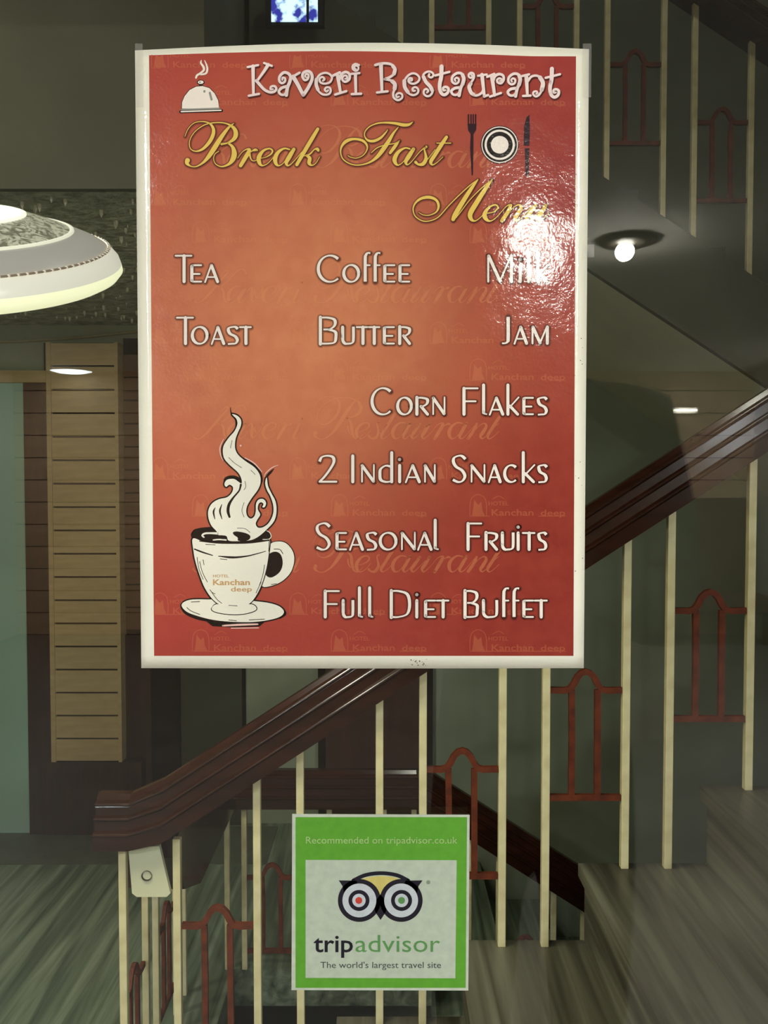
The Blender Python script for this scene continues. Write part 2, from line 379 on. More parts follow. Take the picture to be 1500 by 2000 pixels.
# pendant lamp with a tilted banded glass shade, at the left
LC = Vector((-.612, .60, EYE+.305))
TM = Matrix.Rotation(math.radians(26), 3, 'X') @ Matrix.Rotation(math.radians(3), 3, 'Y')
lamp = empty('pendant_lamp', LC, 'lit glass pendant lamp with a wide banded cream shade at the left edge', 'lamp')
def shade(nm, prof, m, n=96):
    b_ = MB().lathe([(a_, z_*.9) for a_, z_ in prof], n=n, M=TM); return b_.build(nm, m, lamp, LC, smooth=True)
def glow(name, c, s, noise=None, bump=None, stretch=None): return mat(name, c, .25, .5, noise=noise, emit=(c, s), bump=bump)
shade('rim', [(.205,-.012),(.216,-.006),(.2235,.004),(.222,.014)], glow('glowing_cream_rim', rgb(238,236,196), .55))
shade('rim_band', [(.222,.014),(.2195,.024),(.213,.033),(.207,.039)], glow('glowing_white_band', rgb(222,216,200), .40))
bd = MB()
for i in range(110):
    a = 2*math.pi*i/110; c = TM @ Vector((.207*math.cos(a), .207*math.sin(a), .0365))
    bmesh.ops.create_icosphere(bd.bm, subdivisions=1, radius=.0024, matrix=Matrix.Translation(c))
bo = bd.build('beaded_edge', glow('glowing_bead', rgb(226,216,198), .25), lamp, LC, smooth=True); bo['kind'] = 'stuff'
shade('seam', [(.207,.039),(.2085,.040),(.2085,.0415),(.205,.042)], mat('brown_seam', rgb(150,130,112), .5, .3, emit=(rgb(150,130,112), .12)))
shade('grey_band', [(.205,.041),(.190,.051),(.172,.060),(.160,.0655)], glow('frosted_grey_band', rgb(172,166,156), .28))
shade('thin_ring', [(.160,.0655),(.160,.068),(.156,.0695),(.154,.068)], glow('glowing_ring', rgb(228,224,204), .45))
mm = glow('speckled_band', rgb(178,174,150), .25); 
ntm = mm.node_tree; n = ntm.nodes.new('ShaderNodeTexNoise'); n.inputs['Scale'].default_value = 60; n.inputs['Detail'].default_value = 4; n.inputs['Distortion'].default_value = 2
r = ntm.nodes.new('ShaderNodeValToRGB'); r.color_ramp.elements[0].position = .4; r.color_ramp.elements[1].position = .58
r.color_ramp.elements[0].color = rgb(120,116,96); r.color_ramp.elements[1].color = rgb(206,204,180)
tcn = ntm.nodes.new('ShaderNodeTexCoord'); ntm.links.new(tcn.outputs['Object'], n.inputs['Vector']); ntm.links.new(n.outputs[0], r.inputs[0])
ntm.links.new(r.outputs[0], ntm.nodes['Principled BSDF'].inputs['Base Color']); ntm.links.new(r.outputs[0], ntm.nodes['Principled BSDF'].inputs['Emission Color'])
shade('speckled_band', [(.154,.068),(.135,.0765),(.112,.0855),(.098,.0900)], mm)
shade('thin_ring', [(.098,.0900),(.098,.0925),(.094,.0940),(.092,.0925)], glow('glowing_ring_b', rgb(236,234,214), .6))
shade('crown', [(.092,.0925),(.074,.0985),(.045,.1060),(.020,.1100),(.018,.1300),(.0001,.1300)], glow('bright_crown', rgb(246,246,230), .95))
shade('diffuser', [(.205,-.012),(.12,.030),(.0001,.045)], glow('lamp_diffuser', rgb(255,246,214), 14.0))
tp = LC + TM @ Vector((0,0,.13))
MB().tube([tp, tp+Vector((0,-.0,.05)), Vector((tp.x,tp.y,EYE+1.6))], .005, 8).build('cord', M['black'], lamp, (0,0,0))
MB().lathe([(.0001,0),(.05,0),(.05,.02),(.0001,.03)], n=24).build('ceiling_rose', M['white'], lamp, (tp.x,tp.y,EYE+1.6))
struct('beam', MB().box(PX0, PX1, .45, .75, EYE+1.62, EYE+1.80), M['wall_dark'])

# unseen fill lights added above the flights and the landing, outside the frame
def disc_light(loc, r, m, label, grp=None, name='ceiling_light', ring='white'):
    t = empty(name, loc, label, 'light', grp)
    b_ = MB().lathe([(r+.03,0),(r+.03,-.025),(r+.012,-.04),(r,-.035)], n=48); b_.build('trim_ring', M[ring], t, loc, smooth=True)
    q = MB().lathe([(r,-.03),(r*.7,-.048),(r*.35,-.056),(.0001,-.058)], n=48); q.build('diffuser', m, t, loc, smooth=True)
    return t
disc_light((.3, .98, 4.4), .10, M['stair_fill'], 'unseen round fill light added above the stairwell')
struct('beam', MB().box(PX0, PX1, .85, 1.15, 4.4, 4.6), M['wall_dark'])
disc_light((-1.9, .8, EYE+1.60+.02), .16, M['stair_fill'], 'unseen round fill light added over the marble landing at the left')
struct('beam', MB().box(PX0, -1.6, .75, 1.0, EYE+1.62, EYE+1.80), M['wall_dark'])

# ------------------------------------------------------------------ setting, room side (y < 0)
RX0, RX1, RB, RC = -3.7, 3.7, -7.62, EYE+1.12
struct('floor_room', MB().box(RX0, RX1, RB, -.0, -.12, 0), M['room_floor'])
struct('ceiling_room', MB().box(RX0, RX1, RB, -.0, RC, RC+.12), M['room_ceiling'])
struct('wall_room_left', MB().box(RX0-.12, RX0, RB, 0, 0, RC), M['room_wall'])
struct('wall_room_right', MB().box(RX1, RX1+.12, RB, 0, 0, RC), M['room_wall'])
bw = empty('wall_room_back', (0, RB, 0), kind='structure')
MB().box(RX0, RX1, -.12, -.02, 0, RC).build('backing', M['groove'], bw, (0, RB, 0))
pk = MB().box(RX0, RX1, -.02, .012, .006, .219).mesh('plank')
for i in range(12): put('plank', pk, M['room_plank'], bw, (0, RB, i*.2225))
# glass wall in its frame
struct('wall_front_left', MB().box(RX0-.1, -1.3, -.02, .06, -.12, RC+.12), M['room_wall'])
struct('wall_front_right', MB().box(1.3, RX1+.1, -.02, .06, -.12, RC+.12), M['room_wall'])
struct('wall_front_top', MB().box(RX0-.1, RX1+.1, -.0, .06, RC+.12, 5.7), M['wall_dark'])
win = empty('window_1', (0, 0, 0), kind='structure')
MB().box(-1.25, 1.25, -.003, .003, .05, RC-.05).build('pane', M['glass'], win, (0,0,0))
for q in ((-1.3,-1.25,0,RC),(1.25,1.3,0,RC)): MB().box(q[0],q[1],-.02,.06,q[2],q[3]).build('window_frame', M['wood'], win, (0,0,0))
for q in ((0,.05),(RC-.05,RC)): MB().box(-1.25,1.25,-.02,.06,q[0],q[1]).build('window_frame', M['wood'], win, (0,0,0))
# unseen fill lights added to brighten poster and planks, then the cool reflected light
for (x, y), lab in (((-1.5,-2.0),'left of the two nearest the glass'),((1.5,-2.0),'right of the two nearest the glass'),((-2.3,-3.7),'left of the middle pair'),((2.3,-3.7),'right of the middle pair'),
  ((-3.42,-6.2),'by the left wall near the planks'),((3.42,-6.2),'by the right wall near the planks')):
    disc_light((x, y, RC), .17, M['room_fill'], 'unseen round fill light added on the room ceiling, '+lab, 'room ceiling lights')
disc_light((-3.02, -7.35, RC), .19, M['far_disc'], 'cool white round ceiling light reflected in the glass over the pilaster', 'room ceiling lights')
bl = empty('bulb_fixture', (1.12, -3.2, RC), 'bright bulb under a dark round ceiling plate, reflected right of the poster', 'light')
MB().lathe([(.0001,0),(.13,0),(.13,-.012),(.05,-.02),(.03,-.03),(.0001,-.03)], n=32).build('ceiling_plate', mat('dark_metal', rgb(40,36,30), .4, .5), bl, (1.12,-3.2,RC), smooth=True)
q = MB(); bmesh.ops.create_uvsphere(q.bm, u_segments=20, v_segments=12, radius=.042); q.build('bulb', M['bulb'], bl, (1.105,-3.2,RC-.055), smooth=True)
wl = empty('wall_light', (2.99, RB+.03, EYE+.73), 'slim horizontal wall light reflected at the right above the handrail', 'light')
MB().box(-.13,.13,-.02,.01,-.03,.03).build('housing', M['white'], wl, (2.99, RB+.035, EYE+.73))
MB().box(-.115,.115,.01,.03,-.009,.009).build('tube', M['strip'], wl, (2.99, RB+.04, EYE+.73))
# maroon settle against the back wall
sf = empty('settle', (3.2, RB+.3, 0), 'maroon padded settle against the plank wall, seen as a dark reflection', 'seat')
MB().box(-.45,.45,-.28,-.12,.30,1.38).build('backrest', M['maroon'], sf, (3.2, RB+.3, 0), bevel=.02)
MB().box(-.45,.45,-.13,.3,.30,.46).build('seat', M['maroon'], sf, (3.2, RB+.3, 0), bevel=.02)
for x in (-.4,.4):
    for y in (-.22,.24): MB().box(x-.025,x+.025,y-.025,y+.025,0,.30).build('leg', M['wood_dull'], sf, (3.2, RB+.3, 0))

# ------------------------------------------------------------------ print tools: strokes and shapes laid out on a sheet
def ray(px, py):
    xr = (px-750)/1600.; yr = (1000-py)/1600.
    return Vector((xr, math.cos(TH)+yr*math.sin(TH), -math.sin(TH)+yr*math.cos(TH)))
PX_L, PX_R = -.1780, .1465                       # poster edges on the glass, metres
PZ_B, PZ_T = EYE-.1351, EYE+.3105
def bulge(x, z):
    """how far the sheet stands off the glass, towards the room"""
    u = min(1, max(0, (x-PX_L)/(PX_R-PX_L))); v = min(1, max(0, (z-PZ_B)/(PZ_T-PZ_B)))
    g = .12 + .88*v
    return 0.0092*(math.sin(math.pi*u)**1.0)*g
def sheet_pt(px, py, base_y, bfun, lift):
    d = ray(px, py); y = base_y
    for _ in range(4):
        t = (y+.6)/d.y; x = d.x*t; z = EYE + d.z*t
        y = base_y - (bfun(x, z) if bfun else 0) - lift
    return Vector((x, y, z))
def catmull(pts, closed=False, k=6):
    n = len(pts)
    if n < 3 and not closed: return [tuple(p) for p in pts]
    out = []
    rng = range(n) if closed else range(n-1)
    for i in rng:
        if closed: p0,p1,p2,p3 = pts[(i-1)%n],pts[i],pts[(i+1)%n],pts[(i+2)%n]
        else: p0,p1,p2,p3 = pts[max(i-1,0)],pts[i],pts[i+1],pts[min(i+2,n-1)]
        for j in range(k):
            t = j/k
            out.append(tuple(.5*((2*b)+(-a+c)*t+(2*a-5*b+4*c-d)*t*t+(-a+3*b-3*c+d)*t**3) for a,b,c,d in zip(p0,p1,p2,p3)))
    if not closed: out.append(tuple(pts[-1]))
    return out
def nibw(dx, dy, a, b, phi=-20):
    th = math.atan2(dy, dx) - math.radians(phi)
    return math.hypot(a*math.sin(th), b*math.cos(th))
class Print:
    """2D artwork in picture units, baked on a sheet in layers"""
    def __init__(s): s.v = []; s.f = []
    def stroke(s, pts, w=None, nib=None, grow=0, off=(0,0), smooth=True, k=6):
        if w is not None: pts = [(p[0], p[1], w) for p in pts]
        elif nib is not None:
            pts = [(p[0], p[1], 0) for p in pts]
        P = catmull(pts, k=k) if smooth else pts
        n = len(P); L = []; R = []
        for i, p in enumerate(P):
            a = P[max(i-1,0)]; b = P[min(i+1,n-1)]
            dx, dy = b[0]-a[0], b[1]-a[1]; d = math.hypot(dx, dy) or 1e-6
            ww = (nibw(dx, dy, *nib) if nib else max(p[2], .8)) + grow
            nx_, ny_ = -dy/d*ww/2, dx/d*ww/2
            x, y = p[0]+off[0], p[1]+off[1]
            L.append((x+nx_, y+ny_)); R.append((x-nx_, y-ny_))
            if i in (0, n-1) and (grow or not nib):
                c = len(s.v); s.v.append((x, y)); m = 10
                for q in range(m): s.v.append((x+ww/2*math.cos(2*math.pi*q/m), y+ww/2*math.sin(2*math.pi*q/m)))
                for q in range(m): s.f.append((c, c+1+q, c+1+(q+1)%m))
        b0 = len(s.v)
        for l, r_ in zip(L, R): s.v += [l, r_]
        for i in range(n-1): s.f.append((b0+2*i, b0+2*i+1, b0+2*i+3, b0+2*i+2))
        return s
    def poly(s, pts, smooth=True, k=4, grow=0):
        P = [p[:2] for p in (catmull(pts, True, k) if smooth else pts)]
        b0 = len(s.v); s.v += P
        for t in geometry.tessellate_polygon([[Vector((p[0], p[1], 0)) for p in P]]): s.f.append(tuple(b0+i for i in t))
        if grow: s.outline(pts, grow*2, smooth)
        return s
    def outline(s, pts, w, smooth=True):
        q = list(pts)+[pts[0], pts[1]] if smooth else list(pts)+[pts[0]]
        return s.stroke(q, w=w, smooth=smooth)
    def disc(s, cx, cy, r, r2=None, n=40):
        r2 = r2 or r; b0 = len(s.v); s.v.append((cx, cy)); s.v += [(cx+r*math.cos(2*math.pi*i/n), cy+r2*math.sin(2*math.pi*i/n)) for i in range(n)]
        for i in range(n): s.f.append((b0, b0+1+i, b0+1+(i+1)%n))
        return s
    def text(s, body, x0, x1, ytop, ybase, bold=0, spacing=1.0, slant=0, ref=None):
        """built-in typeface, fitted: ref letter heights span ytop..ybase, whole string spans x0..x1"""
        V, F = font_mesh(body, bold, spacing)
        xs = [p[0] for p in V]; a, b = min(xs), max(xs); H = ref or .729
        b0 = len(s.v)
        for x, y in V:
            s.v.append((x0+(x-a)/(b-a)*(x1-x0)+slant*y, ybase-(y/H)*(ybase-ytop)))
        s.f += [tuple(b0+i for i in f) for f in F]
        return s
    def bake(s, name, m, parent, base_y, bfun, lift):
        org = world_loc(parent)
        me = bpy.data.meshes.new(name)
        me.from_pydata([sheet_pt(x, y, base_y, bfun, lift)-org for x, y in s.v], [], s.f); me.update()
        me.materials.append(m)
        o = bpy.data.objects.new(name, me); COL.objects.link(o); o.parent = parent
        return o
_fc = {}
def font_mesh(body, bold, spacing):
    key = (body, bold, spacing)
    if key in _fc: return _fc[key]
    cu = bpy.data.curves.new('t', 'FONT'); cu.body = body; cu.offset = bold; cu.space_character = spacing; cu.resolution_u = 3; cu.size = 1
    ob = bpy.data.objects.new('t', cu); COL.objects.link(ob)
    dg = bpy.context.evaluated_depsgraph_get(); me = bpy.data.meshes.new_from_object(ob.evaluated_get(dg))
    V = [(v.co.x, v.co.y) for v in me.vertices]; F = [tuple(p.vertices) for p in me.polygons]
    bpy.data.objects.remove(ob); bpy.data.curves.remove(cu); bpy.data.meshes.remove(me)
    _fc[key] = (V, F); return V, F

# ------------------------------------------------------------------ poster: sheet and printed ground
POS = ((PX_L+PX_R)/2, -.0035, PZ_B)
poster = empty('menu_poster', POS, 'red and orange breakfast menu poster with a cream border on the glass', 'poster')
PW, PH = PX_R-PX_L, PZ_T-PZ_B
def ground(name, lift_col=None, f=0, rough=.10):
    """printed ground colour of the sheet; lift_col mixes ink over it"""
    m = bpy.data.materials.new(name); m.use_nodes = True; nt = m.node_tree; L = nt.links.new
    b = nt.nodes['Principled BSDF']; b.inputs['Roughness'].default_value = rough; b.inputs['Specular IOR Level'].default_value = .5
    tc = nt.nodes.new('ShaderNodeTexCoord')
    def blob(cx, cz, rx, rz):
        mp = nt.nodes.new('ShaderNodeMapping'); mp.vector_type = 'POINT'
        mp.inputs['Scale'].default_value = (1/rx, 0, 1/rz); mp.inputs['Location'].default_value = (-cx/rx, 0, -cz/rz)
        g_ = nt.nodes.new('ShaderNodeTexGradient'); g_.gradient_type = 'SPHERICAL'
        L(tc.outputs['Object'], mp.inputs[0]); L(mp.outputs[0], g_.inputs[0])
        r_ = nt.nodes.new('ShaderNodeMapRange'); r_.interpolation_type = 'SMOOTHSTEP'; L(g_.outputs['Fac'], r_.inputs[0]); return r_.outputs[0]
    def mix(fac, a, c):
        q = nt.nodes.new('ShaderNodeMix'); q.data_type = 'RGBA'
        if hasattr(fac, 'node'): L(fac, q.inputs[0])
        else: q.inputs[0].default_value = fac
        if hasattr(a, 'node'): L(a, q.inputs[6])
        else: q.inputs[6].default_value = a
        if hasattr(c, 'node'): L(c, q.inputs[7])
        else: q.inputs[7].default_value = c
        return q.outputs[2]
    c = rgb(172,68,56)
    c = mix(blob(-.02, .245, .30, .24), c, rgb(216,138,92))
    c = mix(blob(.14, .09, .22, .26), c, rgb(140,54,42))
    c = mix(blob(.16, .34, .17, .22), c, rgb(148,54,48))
    n = nt.nodes.new('ShaderNodeTexNoise'); n.inputs['Scale'].default_value = 70; n.inputs['Detail'].default_value = 3
    L(tc.outputs['Object'], n.inputs['Vector'])
    mr_ = nt.nodes.new('ShaderNodeMapRange'); mr_.inputs[1].default_value = .35; mr_.inputs[2].default_value = .65; mr_.inputs[4].default_value = .22
    L(n.outputs[0], mr_.inputs[0])
    c = mix(mr_.outputs[0], c, rgb(180,82,62))
    if lift_col: c = mix(f, c, lift_col)
    L(c, b.inputs['Base Color'])
    wrinkle(nt, b, tc)
    return m
def wrinkle(nt, b, tc):
    L = nt.links.new
    n1 = nt.nodes.new('ShaderNodeTexNoise'); n1.inputs['Scale'].default_value = 420; n1.inputs['Detail'].default_value = 3
    n2 = nt.nodes.new('ShaderNodeTexNoise'); n2.inputs['Scale'].default_value = 22; n2.inputs['Detail'].default_value = 2
    for n in (n1, n2): L(tc.outputs['Object'], n.inputs['Vector'])
    b1 = nt.nodes.new('ShaderNodeBump'); b1.inputs['Distance'].default_value = .00011; b1.inputs['Strength'].default_value = 1.0
    b2 = nt.nodes.new('ShaderNodeBump'); b2.inputs['Distance'].default_value = .0010; b2.inputs['Strength'].default_value = 1.0
    L(n1.outputs[0], b1.inputs['Height']); L(n2.outputs[0], b2.inputs['Height']); L(b2.outputs[0], b1.inputs['Normal']); L(b1.outputs[0], b.inputs['Normal'])
def ink(name, col, rough=.10):
    m = bpy.data.materials.new(name); m.use_nodes = True; nt = m.node_tree; b = nt.nodes['Principled BSDF']
    b.inputs['Base Color'].default_value = col; b.inputs['Roughness'].default_value = rough
    tc = nt.nodes.new('ShaderNodeTexCoord'); wrinkle(nt, b, tc); return m
CREAM = rgb(242,240,212)
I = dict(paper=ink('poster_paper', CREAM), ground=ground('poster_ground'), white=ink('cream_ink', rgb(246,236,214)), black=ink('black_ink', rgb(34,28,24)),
         yellow=ink('yellow_ink', rgb(240,206,96)), halo1=ground('soft_shadow_ink', rgb(60,36,26), .42), halo2=ground('shadow_ink', rgb(44,30,24), .8),
         mark=ground('watermark_ink', rgb(226,146,92), .2), script=ground('script_watermark_ink', rgb(228,150,96), .3),
         grey=ink('grey_ink', rgb(150,150,136)), logo=ink('ochre_ink', rgb(206,164,104)), logo2=ink('pale_red_ink', rgb(224,160,120)), pink=ink('pale_pink_ink', rgb(238,196,176)))
# sheet: a thin curved grid
NU, NV = 40, 48
vs, fs = [], []
for lay in (0, 1):
    for j in range(NV+1):
        for i in range(NU+1):
            x = PX_L+PW*i/NU; z = PZ_B+PH*j/NV
            tz = -.0009*(1-i/NU)*(j/NV)
            vs.append((x-POS[0], -.0035-bulge(x, z)+(.0002 if lay else 0)-POS[1], z-POS[2]+tz))
W_ = NU+1; N_ = W_*(NV+1)
for j in range(NV):
    for i in range(NU):
        a = j*W_+i; fs.append((a, a+1, a+W_+1, a+W_)); fs.append((N_+a, N_+a+W_, N_+a+W_+1, N_+a+1))
for i in range(NU): fs.append((i, N_+i, N_+i+1, i+1)); a = NV*W_+i; fs.append((a, a+1, N_+a+1, N_+a))
for j in range(NV): a = j*W_; fs.append((a, a+W_, N_+a+W_, N_+a)); a += NU; fs.append((a, N_+a, N_+a+W_, a+W_))
me = bpy.data.meshes.new('sheet'); me.from_pydata(vs, [], fs); me.update(); me.materials.append(I['paper'])
for p in me.polygons: p.use_smooth = True
so = bpy.data.objects.new('sheet', me); COL.objects.link(so); so.parent = poster
def pbake(pr, name, m, layer, parent=None): return pr.bake(name, m, poster, -.0035, bulge, .00010+.00006*layer)
# red ground as its own grid
pr = Print(); n1, n2 = 40, 48
def quadgrid(pr, c, n1, n2):
    b0 = len(pr.v)
    for j in range(n2+1):
        for i in range(n1+1):
            u, v = i/n1, j/n2
            x = (c[0][0]*(1-u)+c[1][0]*u)*(1-v)+(c[3][0]*(1-u)+c[2][0]*u)*v
            y = (c[0][1]*(1-u)+c[1][1]*u)*(1-v)+(c[3][1]*(1-u)+c[2][1]*u)*v
            y += c[4]*math.sin(math.pi*min(1, u*1.12)) * (1-v)**3 if len(c) > 4 else 0
            pr.v.append((x, y))
    for j in range(n2):
        for i in range(n1): a = b0+j*(n1+1)+i; pr.f.append((a, a+1, a+n1+2, a+n1+1))
quadgrid(pr, ((291,108),(1125,110),(1120,1281),(301,1281),-9), n1, n2)
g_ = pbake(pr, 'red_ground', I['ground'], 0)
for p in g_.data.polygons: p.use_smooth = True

# ---- watermarks
def logo(pr, x, y):
    """small arch emblem, the word HOTEL and the hotel's name; x,y = lower left"""
    pr.stroke([(x+2,y),(x+2,y-22),(x+6,y-36),(x+18,y-42),(x+30,y-36),(x+34,y-22),(x+34,y)], w=1.6)
    pr.poly([(x+6,y-1),(x+8,y-14),(x+10,y-32),(x+18,y-22),(x+24,y-28),(x+26,y-12),(x+31,y-1)], smooth=False)
    pr.stroke([(x+2,y),(x+188,y)], w=1.5, smooth=False)
    pr.text('HOTEL', x+38, x+77, y-29, y-21, bold=.012)
    pr.stroke([(x+46,y-33),(x+58,y-39),(x+68,y-34)], w=1.4)
    pr.text('Kanchan', x+44, x+126, y-14, y-1, bold=.015); pr.text('deep', x+140, x+188, y-13, y-1, bold=.015)
for y in (133, 401, 671, 936, 1200, 206, 474, 743, 1008, 1272):
    for x in ((294, 564, 838) if y in (133, 401, 671, 936, 1200) else (374, 645, 916)):
        pr = Print(); logo(pr, x, y)
        pr.v = [(min(max(px, 293+(py-108)*.0085), 1119), max(py, 107)) for px, py in pr.v]
        pbake(pr, 'watermark_logo', I['mark'], 1)
# ---- script alphabet (picture units, origin at lower left)
def S(pts, s, ox, oy): return [((p[0])/s+ox, p[1]/s+oy, p[2]) for p in pts]
HEAD = []
k5 = 5.172
HEAD += [S(t, k5, 350, 220) for t in (
 [(58,240,1.2),(90,165,1.3),(150,105,1.4),(230,90,1.8),(300,105,3),(340,150,5.5),(345,210,7),(310,290,7),(240,365,5),(170,390,2.6),(115,365,1.8),(103,300,1.5),(130,230,1.5),(190,165,1.5),(280,115,2),(400,100,2.2),(490,115,3),(555,160,7),(572,220,9),(548,270,7),(490,305,3.4),(440,316,4),(430,318,5)],
 [(490,305,3),(538,345,6),(556,410,10),(542,470,9.5),(500,520,5),(430,545,2.6),(370,520,1.8),(348,470,1.6),(360,420,1.6),(400,390,1.6)],
 [(552,108,1.2),(500,150,4.5),(430,240,8),(360,350,9.5),(300,440,8),(240,505,4.4),(170,545,2.2),(115,540,2.4),(80,512,7),(84,482,9.5)],
 [(590,460,1.2),(640,395,1.5),(690,368,3),(708,385,7.5),(665,460,8),(620,535,7)],
 [(665,450,1.2),(725,395,1.5),(765,376,5),(785,380,4)],
 [(710,400,4),(718,450,3),(735,482,2),(765,487,1.5),(810,463,1.5),(870,452,1.5),(925,420,3),(942,385,3.4),(910,363,3),(850,385,5),(805,450,8.5),(812,510,7),(845,535,2.6),(900,508,1.5),(960,440,1.5)],
 [(1115,372,3),(1060,362,3.5),(1000,400,6.5),(970,460,8.5),(978,515,6.5),(1010,535,2.6),(1060,500,1.5),(1120,400,1.5),(1165,365,2)],
 [(1158,370,6.5),(1110,450,8.5),(1082,505,7),(1100,535,3),(1150,500,1.5),(1240,395,1.5)],
 [(1400,165,6),(1340,265,7.5),(1260,400,7.5),(1188,525,6.5)],
 [(1265,437,2),(1320,418,3),(1365,372,2.4),(1395,368,6),(1405,382,5)],
 [(1285,432,4),(1318,460,7),(1312,508,7),(1340,532,2.6),(1380,510,1.5),(1420,445,1.3)])]
HEAD += [S(t, 6.25, 650, 220) for t in (
 [(975,115,1.5),(930,145,5),(860,150,6.5),(760,130,5),(640,122,3.4),(540,132,2.6),(450,170,2.2),(395,230,2.2),(390,290,2.2),(430,338,4.4),(500,346,5.4),(580,310,4.8),(640,250,3),(670,208,1.5)],
 [(800,178,1.5),(740,250,4.5),(680,350,7.5),(620,440,8.5),(550,530,7),(470,595,4),(380,630,2.6),(280,640,2.2),(190,615,2.2),(120,560,2.2),(95,480,2.6),(112,405,4.5),(170,345,6.5),(260,322,4.6),(360,340,5),(412,390,4),(418,450,2.4),(370,520,1.8),(290,555,1.6),(220,545,1.6),(185,525,1.6)],
 [(470,490,1.5),(540,430,2),(620,400,2),(700,385,2),(760,375,2),(815,340,1.5)],
 [(810,345,2),(760,410,6.5),(700,490,5.5)],
 [(940,442,3),(880,432,3.4),(800,480,6.5),(755,560,8.5),(765,615,6.5),(800,640,2.6),(860,600,1.5),(930,500,1.5),(995,440,2)],
 [(985,445,6.5),(930,530,8.5),(892,595,7),(908,635,3),(960,600,1.5),(1060,480,1.5),(1135,418,3)],
 [(1140,418,5),(1118,445,3),(1132,510,4.5),(1136,570,7),(1100,626,7),(1045,632,4),(1012,605,6)],
 [(1100,632,2),(1150,580,1.5),(1250,450,1.5)],
 [(1388,298,6),(1330,385,7.5),(1250,510,7.5),(1198,595,7),(1215,637,3),(1270,610,1.5),(1345,540,1.3)],
 [(1270,372,2),(1440,372,2)])]
HEAD += [S(t, 5.0, 790, 340) for t in (
 [(140,375,1.2),(180,398,1.5),(240,402,1.8),(310,370,2.8),(333,310,4.8),(308,252,5),(240,226,6),(160,240,5),(105,285,3.4),(84,345,2.4),(105,410,2.1),(170,455,2),(240,458,2),(330,420,2),(430,310,2),(540,200,2),(640,110,2),(718,52,1.5)],
 [(715,55,2.5),(650,145,7),(560,285,9),(495,395,9),(475,442,7.5)],[(478,455,2),(540,380,1.7),(640,250,1.7),(760,130,1.8),(855,55,1.5)],
 [(855,55,2.5),(790,145,7.5),(700,285,9.5),(643,385,9.5),(652,440,7),(690,457,2.6),(740,425,1.5),(790,370,1.5)],
 [(790,385,1.5),(870,370,2),(912,328,3.4),(885,300,3),(820,330,4.5),(782,395,8.5),(798,440,7),(840,458,2.6),(900,420,1.5),(990,320,1.5),(1030,298,3)],
 [(1038,305,5.5),(1010,370,7.5),(950,455,7)],[(1000,400,1.5),(1060,330,1.5),(1115,300,3),(1138,330,6.5),(1102,395,8),(1078,432,6.5),(1097,458,3),(1150,420,1.5),(1210,350,1.5),(1270,300,1.5)],
 [(1278,308,6.5),(1222,385,8),(1192,428,7),(1210,460,3),(1260,420,1.5),(1330,350,1.5),(1385,305,2)],[(1378,308,6.5),(1332,385,8),(1302,428,7),(1317,460,3),(1360,430,1.5),(1410,378,1.3)])]
# pieces of that alphabet reused, paler, for the repeated name behind the menu
def sub(idx, x0, yb): return [[(p[0]-x0, p[1]-yb, p[2]*.85) for p in HEAD[i]] for i in idx]
GA = dict(e=sub([5], 503, 323.5), a=sub([6,7], 537, 323.5), r=sub([3,4], 464, 323.5))
GA['s'] = sub([17,18], 811, 322); GA['t'] = [sub([19], 841, 322)[0]]
GA['n'] = sub([26,27], 979, 432); GA['u'] = sub([28,29], 1028, 432)
GA['v'] = [[(0,-22,1.3),(8,-31,2.5),(12,-26,6),(10,-12,6.5),(12,-2,4),(20,-8,1.5),(30,-22,1.5),(33,-31,4),(28,-30,3)]]
GA['i'] = [[(16,-31,4),(8,-14,5.5),(3,-4,5),(7,0,2.5),(14,-5,1.3)],[(21,-42,3.5),(22,-42,3.5)]]
GA['K'] = [[((x-235)/5., (y-548)/5., w_) for x, y, w_ in t] for t in ([(500,330,1.5),(540,250,1.5),(580,215,2.5),(598,235,3),(540,300,4),(460,395,5.5),(380,485,4.5),(310,545,2),(260,545,2),(238,518,4)],[(785,245,4),(760,205,2.4),(700,215,2),(600,320,2),(520,385,2),(480,385,2)],[(520,385,2),(550,430,5),(560,500,5),(585,548,2),(630,530,1.5)])]
GA['R'] = [[(p[0]-360, p[1]-325, p[2]*.8) for p in HEAD[0]], [(p[0]-360, p[1]-325, p[2]*.8) for p in HEAD[2]], [(72,-43,2),(80,-34,5),(82,-18,6),(86,-4,4),(94,0,2),(104,-8,1.3)]]
ADV = dict(K=78, a=42, v=34, e=29, r=38, i=22, R=96, s=28, t=26, u=46, n=44)
def script_name(pr, x, y, sc_=1.0):
    cx = x
    for ch in 'Kaveri Restaurant':
        if ch == ' ': cx += 22*sc_; continue
        for t in GA[ch]: pr.stroke([(p[0]*sc_+cx, p[1]*sc_+y, p[2]) for p in t], k=4)
        cx += ADV[ch]*sc_*.93
for y in (327, 591, 857, 1117):
    pr = Print(); script_name(pr, 377, y, .94); pbake(pr, 'watermark_script', I['script'], 2)
def layered(strokes, name, colour, h1=7.0, h2=3.2, off=(.6,.8), base=3):
    q = Print()
    for t in strokes: q.stroke(t[0], w=t[1], nib=t[2], smooth=t[3])
    main = pbake(q, name, I[colour], base+2)
    for i, (g2, m) in enumerate(((h1, I['halo1']), (h2, I['halo2']))):
        q = Print()
        for t in strokes: q.stroke(t[0], w=t[1], nib=t[2], grow=g2, off=off, smooth=t[3])
        pbake(q, 'lettering_shadow', m, base+i).parent = main
    return main
for a_, b_ in ((0,11),(11,21),(21,len(HEAD))): layered([(t, None, None, True) for t in HEAD[a_:b_]], 'heading_word', 'yellow')
